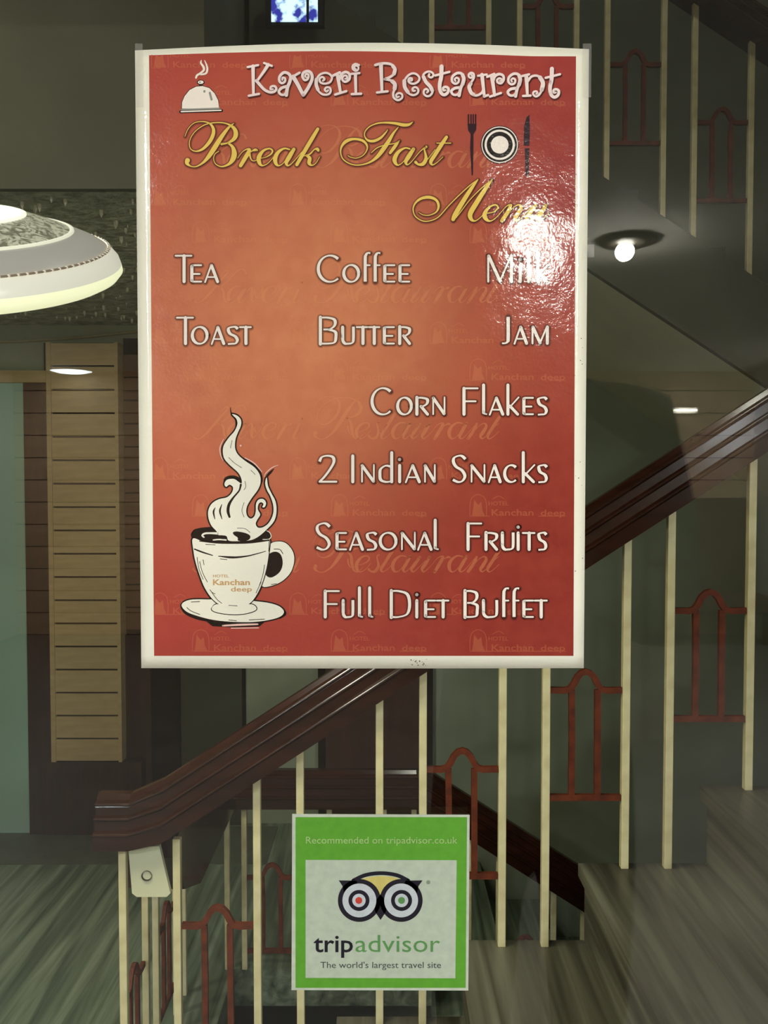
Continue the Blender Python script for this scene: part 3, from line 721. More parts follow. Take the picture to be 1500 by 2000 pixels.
# ---- curly title
T = []
def C(s, ox, oy, items):
    for pts, w0, *r in items:
        w1 = r[0] if r else w0; n = len(pts)
        T.append([((p[0])/s+ox, p[1]/s+oy, w0+(w1-w0)*i/max(1,n-1)) for i, p in enumerate(pts)])
SP_A = [(1272,362),(1262,335),(1290,312),(1322,338),(1308,385),(1262,400),(1222,365),(1228,298),(1290,248),(1358,252),(1395,310),(1388,380),(1350,460),(1325,575)]
SP_A2 = [(1345,458),(1265,466),(1212,508),(1235,556),(1290,562),(1335,520)]
SP_T = [(1068,148),(1062,300),(1042,400),(1042,480),(1065,540),(1110,563),(1158,530),(1168,472),(1130,447),(1092,462),(1097,498),(1125,495)]
C(6.0, 470, 110, [([(145,115),(150,450)],7.2,5.4),([(82,126),(205,103)],4.6),([(95,462),(215,440)],4.8),([(322,98),(270,180),(195,285)],7.2,4.6),([(274,78),(366,112)],4.6),
 ([(185,285),(230,340),(285,395),(345,420),(395,412),(418,380),(398,350),(358,355),(350,385),(378,385)],6.4,4),
 ([(488,275),(492,250),(520,258),(518,295),(482,314),(454,288),(458,235),(505,190),(560,202),(586,245),(575,300),(548,370),(535,455)],4,7),([(548,352),(485,368),(447,410),(470,446),(510,448),(540,410)],6,4.5),
 ([(615,238),(670,330),(733,455)],8.5,7),([(607,240),(690,192)],5),([(733,455),(790,370),(836,270),(830,205),(790,174),(738,190),(724,235),(750,278),(788,262),(795,218),(768,207),(755,235),(770,245)],7,3.6),
 ([(965,285),(982,266),(958,242),(926,262),(935,305),(985,320),(1045,303),(1070,250),(1040,207),(985,194),(920,222),(884,300),(902,390),(960,445),(1030,443),(1056,405),(1043,368),(1005,364),(987,390),(1005,412),(1025,398)],4.4,4.4),
 ([(888,270),(886,330),(905,390)],7),
 ([(1137,228),(1170,425)],7.4,5.6),([(1078,228),(1162,188)],5.2),([(1108,448),(1238,408)],5),([(1152,280),(1180,212),(1230,184),(1273,207),(1273,268),(1225,298),(1192,273),(1203,232),(1240,227),(1248,258),(1225,263)],6,3.8),
 ([(1345,212),(1350,432)],6.4,5.4),([(1297,206),(1392,196)],4.6),([(1302,443),(1412,438)],5),([(1350,150),(1330,133),(1347,110),(1378,122),(1376,156),(1345,170),(1314,148),(1314,110),(1345,88),(1388,102)],3.6,4.2)])
NK = len(T)
C(7.5, 720, 110, [([(98,127),(160,110),(240,102),(330,118),(382,172),(376,250),(318,300),(235,335)],5.4,5),([(355,140),(384,190),(372,255)],7.4),([(180,115),(195,515)],8,5.6),([(122,530),(278,512)],4.8),
 ([(235,335),(320,352),(383,402),(383,470),(360,540),(370,608),(430,642),(488,608),(488,557),(445,538),(404,562),(412,598),(443,590)],5,4),([(345,365),(384,410),(380,475)],8),
 ([(602,354),(632,350),(630,322),(597,322),(582,358),(610,393),(670,400),(728,365),(743,312),(700,262),(640,250),(572,287),(522,370),(532,460),(582,538),(650,568),(713,543),(728,490),(690,452),(648,467),(648,503),(678,503)],4.4,4.4),([(522,360),(530,450),(575,525)],7.6),
 ([(888,262),(880,290),(910,310),(943,290),(943,252),(900,224),(842,232),(800,275),(812,340),(870,410),(928,460),(936,520),(900,573),(850,583),(810,550),(810,502),(845,477),(873,505),(855,528)],4.4,4.4),([(803,300),(840,375),(900,440),(932,500)],7.4),
 (SP_T,8.4,4),([(1045,320),(1040,480),(1065,535)],5,7),([(977,280),(1183,227)],4.8),(SP_A,3.8,6.4),([(1375,270),(1394,330),(1375,410)],7.4),(SP_A2,6,4.4)])
C(7.5, 900, 110, [([(150,268),(168,290),(150,316),(120,300),(117,265),(150,240),(188,257),(192,310),(160,370),(122,430),(132,510),(190,568),(250,568),(310,530),(330,480)],4,5),([(145,400),(122,450),(150,530),(190,560)],7.4),
 ([(310,270),(345,588)],7.6,5.6),([(252,285),(380,266)],4.6),([(338,588),(400,567)],4.8),
 ([(455,292),(495,570)],8,6),([(387,300),(490,257)],5),([(427,590),(588,537)],4.8),([(472,360),(500,292),(560,260),(618,282),(628,340),(590,393),(542,383),(532,345),(565,322),(598,337),(590,363),(570,358)],6,3.6),
 ([(x-523,y+10) for x, y in SP_A],3.8,6.4),([(852,280),(871,340),(852,420)],7.4),([(x-523,y+10) for x, y in SP_A2],6,4.4),
 ([(960,290),(975,560)],8,5.4),([(892,290),(1000,264)],4.8),([(912,580),(1022,575)],4.8),([(985,360),(1030,300),(1100,282),(1168,312),(1203,380),(1190,480),(1150,558),(1100,588),(1062,558),(1067,522),(1105,512),(1123,535),(1105,550)],5,4),([(1160,310),(1203,390),(1185,490)],8.4),
 ([(x+267,y+35) for x, y in SP_T],8.4,4),([(1312,355),(1307,515),(1332,570)],5,7),([(1243,315),(1453,262)],4.8)])
tink = ink('pinkish_white_ink', rgb(248,228,214))
for TT in (T[:NK], T[NK:]):
    q = Print(); [q.stroke(t, grow=-.2) for t in TT]; tw = pbake(q, 'title_word', tink, 5)
    q = Print(); [q.stroke(t, grow=1.6, off=(1.6,2.6)) for t in TT]; pbake(q, 'lettering_shadow', I['halo2'], 3).parent = tw
# ---- menu lines: light small-capital sans, each letter drawn between x0 and x1
ML = []
def glyph(ch, x0, x1, yb, cap=54.5, x_h=36.0):
    small = ch.islower() or ch in '*'
    a, b = (6.2, 3.1)
    def st(p, w=None, nib=(a, b, -18), sm=True): ML.append(([(float(x), float(y)) for x, y in p], w, None if w else nib, sm))
    def ell(cx, cy, rx, ry, t0, t1, n=14): return [(cx+rx*math.cos(math.radians(t0+(t1-t0)*i/n)), cy+ry*math.sin(math.radians(t0+(t1-t0)*i/n))) for i in range(n+1)]
    # capital set: upper case letters = tall, lower case = small caps; l k f i d c drawn as true lower case via codes 1..6
    H = x_h if small else cap; yt = yb-H; w_ = x1-x0; c = ch.upper(); T_ = a; t_ = b+.4
    V = lambda x, y0, y1, ww=T_: st([(x, y0), (x, y1)], ww, sm=False)
    Hh = lambda y, xa, xb_, ww=t_: st([(xa, y), (xb_, y)], ww, sm=False)
    if c == 'T': Hh(yt+2, x0+1, x1-1); V((x0+x1)/2+1, yt+2, yb-2)
    elif c == 'E': V(x0+3.2, yt+4, yb-4); Hh(yt+2, x0+4.5, x1-1); Hh((yt+yb)/2+1, x0+4, x1-4); Hh(yb-2, x0+4.5, x1-1); st([(x0+3.2,yt+6),(x0+4,yt+3.4),(x0+7,yt+2)],3); st([(x0+3.2,yb-6),(x0+4,yb-3.4),(x0+7,yb-2)],3)
    elif c == 'A': st([(x0+1.5,yb-1),((x0+x1)/2-1,yt+2)], 3.4, sm=False); st([((x0+x1)/2-.5,yt+2.5),(x1-3,yb-2)], 6.0, sm=False); Hh(yb-H*.30, x0+w_*.25, x1-w_*.25, 3)
    elif c == 'O': st(ell((x0+x1)/2,(yt+yb)/2,w_/2-2.6,H/2-1.6,0,360,24))
    elif c == 'C': st(ell(x0+w_*.56,(yt+yb)/2,w_*.56-2.6,H/2-1.6,-48,-312,20))
    elif c == 'S': st([(x1-2,yt+H*.15),(x0+w_*.72,yt+H*.05),(x0+w_*.48,yt+1.6),(x0+w_*.15,yt+H*.10),(x0+2.6,yt+H*.25),(x0+w_*.28,yt+H*.42),(x0+w_*.70,yt+H*.56),(x1-3,yt+H*.76),(x0+w_*.72,yb-H*.07),(x0+w_*.42,yb-1.6),(x0+1.5,yb-H*(.11 if not small else .03))])
    elif c == 'B': V(x0+3.2, yt+1, yb-1); st([(x0+3,yt+2),(x0+w_*.5,yt+2),(x0+w_*.84,yt+H*.11),(x0+w_*.86,yt+H*.30),(x0+w_*.62,yt+H*.44),(x0+w_*.25,yt+H*.46)]); st([(x0+w_*.5,yt+H*.46),(x0+w_*.88,yt+H*.54),(x1-3,yt+H*.73),(x0+w_*.84,yb-H*.08),(x0+w_*.5,yb-2),(x0+3,yb-2)])
    elif c == 'U': st([(x0+3.2,yt+1),(x0+3.2,yb-H*.3),(x0+w_*.28,yb-H*.07),(x0+w_*.55,yb-1.8),(x0+w_*.85,yb-H*.10),(x1-1.8,yb-H*.3),(x1-1.8,yt+1)], None, (6.0,3.2,-28)); V(x0+3.2, yt+2, yb-H*.3)
    elif c == 'R': V(x0+3.2, yt+1, yb-2); st([(x0+3,yt+2),(x0+w_*.5,yt+2),(x1-3.6,yt+H*.14),(x1-4,yt+H*.36),(x0+w_*.6,yt+H*.50),(x0+w_*.38,yt+H*.52)]); st([(x0+w_*.42,yt+H*.52),(x1-3,yb-2)], 5.8, sm=False)
    elif c == 'M': V(x0+2.6, yt+2, yb-2, 3.8); V(x1-3.0, yt+2, yb-2, 6.0); st([(x0+3.4,yt+2.5),((x0+x1)/2,yb-3)], 6, sm=False); st([((x0+x1)/2,yb-3),(x1-4,yt+2)], 3.4, sm=False)
    elif c == 'N': V(x0+2, yt+1, yb-2, 3.2); V(x1-1.8, yt+1, yb-2, 3.2); st([(x0+2.4,yt+2.5),(x1-2.6,yb-3)], 6, sm=False)
    elif c == 'F': V(x0+3.2, yt+2, yb-2); Hh(yt+2, x0+3, x1-1); Hh(yt+H*.50, x0+3, x1-5)
    elif c == 'J': st([(x0+13,yt+1),(x0+13,yb-12),(x0+11.5,yb-5),(x0+7,yb-2.2),(x0+1,yb-2)], None, (6.6,3,-10))
    elif c == 'I': V((x0+x1)/2, yt+2, yb-2, 6.2)
    elif c == 'D': V(x0+3.2, yt+1, yb-1); st([(x0+3,yt+2),(x0+w_*.42,yt+2),(x0+w_*.82,yt+H*.15),(x1-3,yt+H*.5),(x0+w_*.82,yb-H*.15),(x0+w_*.42,yb-2),(x0+3,yb-2)])
    elif c == '2': st([(x0+2,yt+H*.24),(x0+w_*.18,yt+H*.08),(x0+w_*.48,yt+1.6),(x1-w_*.22,yt+H*.08),(x1-w_*.17,yt+H*.26),(x0+w_*.62,yt+H*.52),(x0+w_*.3,yt+H*.80),(x0+2,yb-2.4)]); Hh(yb-2.2, x0+2, x1-1, 3.8)
    elif c == '1': V(x0, yb-59, yb-5, 6); st([(x0,yb-8),(x0+1.5,yb-3.5),(x0+5.5,yb-2.2)], 3.4)                       # l
    elif c == '7': V(x0, yb-59, yb-2, 6)                                                                             # straight l
    elif c == '3': V(x0, yb-59, yb-2, 6); st([(x0+3,yb-15),(x1-1,yb-35)], 3, sm=False); st([(x0+4,yb-18),(x1-3,yb-2)], 5.6, sm=False)   # k
    elif c == '4': st([(x0,yb-2),(x0,yb-46),(x0+1.5,yb-54),(x0+5,yb-58),(x0+10,yb-57.5)], None, (6.2,3,-12)); Hh(yb-34, x0, x0+9, 3.2)   # f
    elif c == '5': V(x0, yb-34, yb-2, 6); ML.append(([(x0,yb-45.5),(x0+.1,yb-45.5)], 6.6, None, False))             # i
    elif c == '6': V(x1-3, yb-59, yb-2, 6); st([(x1-3,yb-31),(x0+w_*.5,yb-33.5),(x0+w_*.16,yb-27),(x0+3,yb-17),(x0+w_*.16,yb-6),(x0+w_*.5,yb-1.8),(x1-3,yb-3)])   # d
LINES = [
 (552, [('T',342,375),('e',371.5,394),('a',399,428)]),
 (552, [('C',619,665),('o',668.7,703),('4',713.3,0),('4',732.8,0),('e',748.3,771.5),('e',778,800.5)]),
 (552, [('M',951,1002),('5',1016,0),('7',1032.5,0),('3',1050.5,1071)]),
 (673, [('T',344.5,378),('o',373,407),('a',412,440),('s',443.6,466.5),('t',467.6,491)]),
 (673, [('B',622.5,659),('u',666,692),('t',695.8,720),('t',718,742),('e',747.5,770.5),('r',777.5,803)]),
 (672.5, [('J',979.5,1000),('a',1003.3,1031.5),('m',1037.5,1072)]),
 (811, [('C',724,767),('o',774,806),('r',811,838),('n',844,870),('F',903,934),('1',944.5,0),('a',955,985),('3',992,1014),('e',1020,1042),('s',1049,1070)]),
 (943, [('2',622,658),('I',686,692),('n',705,732),('6',739,768),('5',780.5,0),('a',791,822),('n',828,851),('S',883,911),('n',919,948),('a',953,980),('c',983,1011),('3',1022,1045),('s',1050,1070)]),
 (1075, [('S',617,646),('e',655,677),('a',682,711),('s',715,737),('o',740,776),('n',783,812),('a',815,845),('1',850,0),('F',911,941),('r',946,973),('u',978,1004),('5',1012,0),('t',1020,1045),('s',1050,1069)]),
 (1207, [('F',632,663),('u',667,691),('1',702,0),('1',722,0),('D',761,803),('5',814,0),('e',828,851),('t',852,877),('B',905,935),('u',941,972),('4',984,0),('4',1004,0),('e',1020,1042),('t',1043,1069)])]
for yb, gs in LINES:
    ML.clear()
    for ch, x0, x1 in gs: glyph(ch, x0, x1 or x0+8, yb)
    layered(list(ML), 'menu_word', 'white', h1=7.5, h2=3.4, off=(.4,.6))
# ---- cloche, fork, plate, knife
def A(s, ox, oy, pts): return [tuple([p[0]/s+ox, p[1]/s+oy]+list(p[2:])) for p in pts]
k = 12.5
DOME = A(k,340,100,[(190,1400),(195,1250),(255,1100),(380,945),(540,865),(690,850),(860,900),(990,1030),(1075,1200),(1100,1400)])
q = Print(); q.poly(DOME+[DOME[0]][:0], smooth=False, grow=1.2); q.stroke(A(k,340,100,[(160,1478),(1160,1448)]), w=5.5, smooth=False); q.disc(340+650/k,100+760/k,7.4,5); q.stroke(A(k,340,100,[(650,790),(650,850)]), w=6, smooth=False); pbake(q,'cloche_outline',I['black'],4)
q = Print(); q.poly(DOME, smooth=False); q.stroke(A(k,340,100,[(175,1475),(1145,1442)]), w=2.6, smooth=False); q.disc(340+650/k,100+758/k,5.6,3.4)
q.stroke(A(k,340,100,[(665,225,2),(655,290,3.6),(715,380,4.4),(725,460,4.4),(640,540,4),(560,590,4),(535,650,3.6)])); q.stroke(A(k,340,100,[(745,225,1.6),(790,330,3),(812,440,4),(775,540,4),(650,572,3)]))
pbake(q,'cloche_picture',I['white'],5)
q = Print(); q.stroke(A(k,340,100,[(185,1425),(1105,1395)]), w=3, smooth=False); q.stroke(A(k,340,100,[(872,1015),(915,1180)]), w=4.2, smooth=False); q.disc(340+740/k,100+980/k,2.2,2.6); q.disc(340+630/k,100+755/k,1.6); pbake(q,'cloche_shading',I['grey'],6)
q = Print(); k = 3.0; o = (700,60)
q.disc(976,282.7,37.2)
for x in (645,660,673,687): q.stroke(A(k,*o,[(x,492),(x,550)]), w=2.6, smooth=False)
q.poly(A(k,*o,[(640,545),(692,545),(690,582),(674,606),(674,690),(671,845),(664,850),(655,690),(658,606),(643,582)]), smooth=False)
q.poly(A(k,*o,[(1003,490),(985,508),(971,560),(968,672),(1002,674),(1005,600)]), smooth=False); q.poly(A(k,*o,[(975,688),(1002,688),(998,852),(980,852)]), smooth=False)
pbake(q,'cutlery_picture',ink('dark_plum_ink', rgb(52,32,38)),4)
for r_, cl, ly in ((35.6,'white',5),(33.7,'black',6),(29.6,'white',7),(25.4,'black',8),(17.2,'white',9)):
    q = Print(); q.disc(976,282.7,r_); pbake(q,'plate_ring',I[cl],ly)
# ---- steaming cup
k = 6.0; o1 = (340,780); o2 = (340,1010)
STEAM = A(k,*o1,[(680,172),(740,190),(783,240),(783,310),(750,385),(720,470),(715,570),(750,648),(835,722),(940,795),(1005,885),(1012,980),(980,1062),(915,1150),(860,1240),(845,1310),(860,1370),(900,1397),(940,1370),(957,1310),(960,1225),(990,1175),(1045,1168),(1078,1212),(1062,1262),(1034,1262),(1048,1228),(1020,1205),(990,1228),(982,1290),(1010,1350),(975,1410),(957,1460),(985,1503),(1050,1495),(1115,1440),(1158,1350),(1163,1250),(1130,1140),(1087,1060),(1067,980),(1086,915),(1100,1010),(1140,1100),(1190,1200),(1200,1320),(1170,1430),(1080,1530),(1000,1600),(930,1640),(860,1655),(740,1662),(640,1655),(610,1600),(520,1590),(497,1545),(435,1475),(402,1385),(402,1300),(442,1222),(520,1172),(620,1147),(678,1092),(690,1030),(650,1000),(610,1025),(590,990),(620,942),(700,932),(758,968),(790,985),(790,935),(750,858),(662,778),(592,700),(571,620),(582,540),(640,450),(708,372),(742,292),(732,232),(700,198)])
CUP = A(k,*o2,[(220,250),(330,280),(500,300),(700,308),(900,300),(1050,282),(1120,262),(1112,400),(1090,560),(1050,720),(985,880),(900,1000),(800,1050),(680,1060),(560,1040),(450,960),(360,830),(300,680),(250,520),(225,380)])
RIM = A(k,*o2,[(205,200),(240,152),(330,130),(500,120),(800,125),(1040,155),(1125,195),(1122,245),(1050,275),(900,295),(700,302),(500,295),(330,275),(228,252)])
SAU = A(k,*o2,[(88,1040),(120,992),(220,965),(430,965),(700,970),(950,985),(1130,1010),(1240,1050),(1288,1110),(1240,1168),(1100,1208),(900,1230),(650,1225),(450,1203),(280,1160),(150,1110)])
HAN = A(k,*o2,[(1125,320),(1230,285),(1320,312),(1390,400),(1408,510),(1370,640),(1280,740),(1160,800),(1030,808),(1050,640),(1100,480)])
FOOT = A(k,*o2,[(500,1020),(440,1080),(520,1120),(700,1140),(860,1125),(965,1080),(905,1020),(700,1050)])
q = Print(); q.poly(SAU, grow=2.6); q.poly(CUP, grow=3.0); q.poly(HAN, grow=1.7); q.poly(RIM, grow=1.2); q.outline(STEAM, 5.6)
q.poly(A(k,*o2,[(370,1215),(650,1235),(1080,1212),(1000,1280),(700,1292),(450,1278)]), smooth=False)
q.stroke(A(k,*o1,[(660,95,.8),(666,150,2),(690,195,3.4),(728,240,5),(728,320,4),(690,380,2)])); q.stroke(A(k,*o1,[(1168,815,1.4),(1125,860,4.4),(1090,900,4),(1075,940,2)]))
q.stroke(A(k,*o1,[(720,590,2),(760,668,4),(840,715,5),(930,775,5.5),(1000,855,6),(1024,945,5),(1012,1000,2)])); q.stroke(A(k,*o1,[(590,980,4),(600,930,4),(650,905,4),(720,915,6),(780,960,7),(785,1010,4)]))
q.stroke(A(k,*o2,[(80,1060,2),(140,1130,4),(280,1190,4),(450,1225,3)])); q.stroke(A(k,*o2,[(1290,1100,5),(1300,1140,4),(1240,1180,4)]))
pbake(q,'cup_outline',I['black'],4)
q = Print(); q.poly(SAU); q.poly(HAN); pbake(q,'saucer_picture',I['paper'],5)
q = Print(); q.outline(FOOT,3.2); q.poly(CUP, grow=1.8); q.poly(RIM, grow=.8); q.poly(A(k,*o2,[(1118,430),(1190,405),(1250,440),(1273,540),(1240,640),(1150,705),(1085,690),(1068,620),(1100,500)])); pbake(q,'cup_outline',I['black'],6)
q = Print(); q.poly(FOOT); pbake(q,'cup_picture',I['paper'],7)
q = Print(); q.poly(CUP); q.poly(STEAM); q.stroke(A(k,*o2,[(350,235,3),(330,215,3.4),(360,192,3.6),(430,188,3.4),(520,192,5)])); q.stroke(A(k,*o2,[(460,268,2.4),(530,262,2.6),(610,268,2.6)]))
q.stroke(A(k,*o2,[(1040,262,1.4),(1110,258,1.4),(1138,225,1.6),(1120,180,1.4),(1085,160,1)])); pbake(q,'cup_picture',I['paper'],8)
q = Print()
q.poly(A(k,*o2,[(690,180),(740,168),(840,188),(892,220),(880,262),(820,280),(750,275),(745,240),(705,212)])); q.poly(A(k,*o2,[(355,230),(380,212),(460,222),(560,212),(608,235),(590,258),(500,252),(400,262)]))
q.stroke(A(k,*o1,[(782,1000,4),(762,1070,3),(695,1150,3.6),(645,1230,5.4),(632,1310,5.6),(650,1378,4)])); q.stroke(A(k,*o1,[(482,1268,1),(462,1320,3.4),(478,1402,1.2)])); q.stroke(A(k,*o1,[(560,1230,1),(537,1310,3.4),(562,1402,1.2)]))
q.stroke(A(k,*o2,[(240,375,2.6),(330,410,3),(450,448,1.6)])); q.stroke(A(k,*o2,[(520,458,1.4),(650,470,4),(740,470,3.6),(880,452,2.4),(1075,400,1.2)]))
q.stroke(A(k,*o2,[(300,280,2),(500,300,3),(700,304,3),(900,298,3),(1110,270,3)]))
for t in ([(270,470),(290,600),(340,730)],[(300,520),(330,640),(390,760)],[(340,500),(350,560)],[(420,850),(500,960),(560,1010)],[(440,880),(480,900)],[(1060,560),(1040,680),(1000,800)],[(1020,760),(960,890)],[(640,1035),(740,1040)],[(370,320),(480,325)],[(540,490),(620,498)],[(200,995),(300,990)],[(150,1060),(200,1100),(300,1140)],[(1170,375),(1240,380),(1275,430)],[(1140,790),(1200,780)],[(640,1205),(730,1215)],[(880,1205),(1060,1195)]):
    q.stroke(A(k,*o2,t), w=1.1)
for t in ([(640,680),(700,740),(790,800)],[(900,830),(950,880)],[(830,960),(840,1020),(820,1060)],[(820,1210),(795,1300),(820,1380)],[(740,1510),(830,1515),(890,1560)],[(680,480),(660,570)]): q.stroke(A(k,*o1,t), w=.9)
q.stroke(A(k,*o2,[(1110,400),(1116,270)]), w=1.4); pbake(q,'cup_line_work',I['black'],9)
q = Print(); q.stroke(A(k,*o2,[(570,1272,3),(760,1262,4),(980,1255,3)])); q.stroke(A(k,*o2,[(670,1302,2),(990,1298,2)])); q.stroke(A(k,*o1,[(580,465,1),(540,560,2.2),(545,650,2),(575,720,1)])); q.stroke(A(k,*o1,[(830,685,1.6),(940,750,2.4),(1030,850,1.6)])); q.disc(340+780/6,780+543/6,2.0)
q.stroke(A(k,*o1,[(1220,770,1),(1150,800,2),(1080,860,2),(1055,910,1)])); pbake(q,'cup_edge_glint',I['pink'],9)['kind'] = 'stuff'
q = Print(); q.text('HOTEL', 416, 447, 1122, 1127.5, bold=.01); q.text('Kanchan', 416, 488, 1131, 1142.5, bold=.02); q.text('deep', 451, 492, 1145.5, 1155, bold=.012); pbake(q,'cup_logo',I['logo'],10)
# specks of dirt near the lower border
q = Print()
for i in range(22): q.disc(random.uniform(800,835), random.uniform(1287,1300), random.uniform(.5,1.2), n=8)
for i in range(26): q.disc(random.choice((random.uniform(1122,1138), random.uniform(1115,1136))), random.uniform(300,1270), random.uniform(.4,1.1), n=8)
pbake(q,'dirt_specks',ink('dirt', rgb(110,92,60)),1)

# clear tape holding the poster
tm = bpy.data.materials.new('clear_tape'); tm.use_nodes = True; nt = tm.node_tree
for n in list(nt.nodes): nt.nodes.remove(n)
o_ = nt.nodes.new('ShaderNodeOutputMaterial'); mx = nt.nodes.new('ShaderNodeMixShader'); mx.inputs[0].default_value = .10
a_ = nt.nodes.new('ShaderNodeBsdfTransparent'); b_ = nt.nodes.new('ShaderNodeBsdfPrincipled'); b_.inputs['Base Color'].default_value = rgb(220,216,200); b_.inputs['Roughness'].default_value = .25
nt.links.new(a_.outputs[0], mx.inputs[1]); nt.links.new(b_.outputs[0], mx.inputs[2]); nt.links.new(mx.outputs[0], o_.inputs[0])
for lab, c4 in (('clear tape over the upper right corner of the poster', (1138,86,1154,191)), ('clear tape at the right edge of the poster beside the bright bulb', (1140,478,1160,503)), ('clear tape along the upper left edge of the poster', (264,86,280,210))):
    x0, y0, x1, y1 = c4; p0 = sheet_pt(x0, y0, -.0040, None, 0); p1 = sheet_pt(x1, y1, -.0040, None, 0)
    tag(MB().box(0, p1.x-p0.x, -.0002, 0, p1.z-p0.z, 0).build('tape_strip', tm, None, (p0.x, -.0045, p0.z)), lab, 'tape')

# ------------------------------------------------------------------ green square sticker on the far face of the glass
def vinyl(name, c): return mat(name, c, .5, .3, noise=(tuple(v*.86 for v in c[:3])+(1,), 160, .3, .7))
SY = -.0054
stc = empty('window_sticker', (-.002, SY, EYE-.378), 'square green travel site sticker with an owl emblem, stuck on the glass below the poster', 'sticker')
def far_pt(px, py, lift):
    d = ray(px, py); y = SY + lift; t = (y+.6)/d.y; return Vector((d.x*t, y, EYE+d.z*t))
def sbake(pr, name, m, layer):
    org = world_loc(stc); me = bpy.data.meshes.new(name)
    me.from_pydata([far_pt(x, y, .0009-.00006*layer)-org for x, y in pr.v], [], pr.f); me.update(); me.materials.append(m)
    ob = bpy.data.objects.new(name, me); COL.objects.link(ob); ob.parent = stc; return ob
k = 3.75; o = (540,1560)
white_v = vinyl('greyish_white_vinyl', rgb(200,210,182)); green_v = vinyl('green_vinyl', rgb(98,168,50)); black_v = vinyl('black_vinyl', rgb(34,32,40))
green2_v = vinyl('leaf_green_vinyl', rgb(98,154,84)); yellow_v = vinyl('yellow_vinyl', rgb(214,200,110)); red_v = vinyl('red_vinyl', rgb(206,70,52)); pale_v = vinyl('pale_green_vinyl', rgb(176,206,132)); grey_v = vinyl('dark_grey_vinyl', rgb(72,80,74)); inner_v = vinyl('white_vinyl', rgb(192,204,176)); lil_v = vinyl('eye_white_vinyl', rgb(204,212,206))
sh = MB(); c4 = [far_pt(*p[:2], .0010) for p in A(k,*o,[(115,112),(1415,118),(1405,1405),(110,1402)])]; org = world_loc(stc)
A1 = [sh.bm.verts.new(c-org) for c in c4]; A2 = [sh.bm.verts.new(c-org+Vector((0,.0003,0))) for c in c4]
sh.bm.faces.new(A1); sh.bm.faces.new(A2[::-1])
for i in range(4): sh.bm.faces.new((A1[i],A2[i],A2[(i+1)%4],A1[(i+1)%4]))
o_ = bpy.data.objects.new('backing_sheet', sh.mesh('backing_sheet')); COL.objects.link(o_); o_.parent = stc; o_.data.materials.append(white_v)
q = Print(); q.poly(A(k,*o,[(140,135),(1395,135),(1385,1385),(140,1385)]), smooth=False); sbake(q,'green_field',green_v,1)
q = Print(); q.poly(A(k,*o,[(213,448),(1320,450),(1310,1315),(213,1312)]), smooth=False); sbake(q,'white_field',inner_v,2)
def kd(q, x, y, r): q.disc(o[0]+x/k, o[1]+y/k, r/k, n=48)
q = Print(); q.stroke(A(k,*o,[(562,600),(650,560),(765,545),(880,560),(965,600)]), w=28/k); sbake(q,'owl_emblem',black_v,4)
q = Print(); q.poly(A(k,*o,[(612,592),(690,572),(765,565),(850,573),(918,592),(840,625),(790,680),(764,715),(738,680),(690,625)]), smooth=False); sbake(q,'owl_forehead',yellow_v,3)
q = Print(); kd(q,607,745,157); kd(q,913,745,157)
q.poly(A(k,*o,[(456,598),(585,600),(600,640),(495,690),(484,640)]), smooth=False); q.poly(A(k,*o,[(1070,598),(945,600),(930,640),(1030,690),(1040,640)]), smooth=False)
q.poly(A(k,*o,[(710,770),(762,700),(816,770),(800,830),(762,888),(724,830)]), smooth=False); sbake(q,'owl_emblem',black_v,5)
q = Print(); kd(q,607,745,124); kd(q,913,745,124); sbake(q,'owl_eye_white',lil_v,6)
q = Print(); kd(q,604,745,77); kd(q,916,745,77); sbake(q,'owl_emblem',black_v,7)
q = Print(); kd(q,604,745,49); kd(q,916,745,49); sbake(q,'owl_eye_white',lil_v,8)
q = Print(); kd(q,603,745,25); sbake(q,'owl_pupil',red_v,9)
q = Print(); kd(q,916,745,25); sbake(q,'owl_pupil',green2_v,9)
def X(x): return o[0]+x/k
def Y(y): return o[1]+y/k
q = Print(); q.text('Recommended on tripadvisor.co.uk', X(216), X(1325), Y(275), Y(328)); sbake(q,'lettering',pale_v,4)
q = Print(); q.text('trip', X(272), X(560), Y(990), Y(1122), bold=.012); sbake(q,'lettering',black_v,4)
q = Print(); q.text('advisor', X(578), X(1198), Y(990), Y(1122)); sbake(q,'lettering',green2_v,4)
q = Print(); q.text("The world's largest travel site", X(322), X(1205), Y(1192), Y(1240)); sbake(q,'lettering',grey_v,4)
q = Print(); kd(q,1112,612,15); sbake(q,'registered_mark',vinyl('grey_vinyl', rgb(140,150,128)),4)

# ------------------------------------------------------------------ the photographer, seen only as a dark reflection
def skin(name, verts, edges, m, parent, loc, root=0, sub=2):
    me = bpy.data.meshes.new(name); me.from_pydata([v[0] for v in verts], edges, []); me.materials.append(m)
    ob = bpy.data.objects.new(name, me); COL.objects.link(ob); ob.parent = parent; ob.location = Vector(loc)-world_loc(parent)
    md = ob.modifiers.new('skin', 'SKIN')
    for i, v in enumerate(verts):
        s = me.skin_vertices[0].data[i]; r_ = v[1]; s.radius = r_ if isinstance(r_, tuple) else (r_, r_); s.use_root = (i == root)
    sb = ob.modifiers.new('sub', 'SUBSURF'); sb.levels = sub; sb.render_levels = sub; md.use_smooth_shade = True
    dg = bpy.context.evaluated_depsgraph_get(); m2 = bpy.data.meshes.new_from_object(ob.evaluated_get(dg)); ob.modifiers.clear(); ob.data = m2
    for p in m2.polygons: p.use_smooth = True
    return ob
pc = Vector((.255, -.80, 0))
per = empty('person', pc, 'standing person in a dark jacket and trousers, holding up a phone before the glass', 'person')
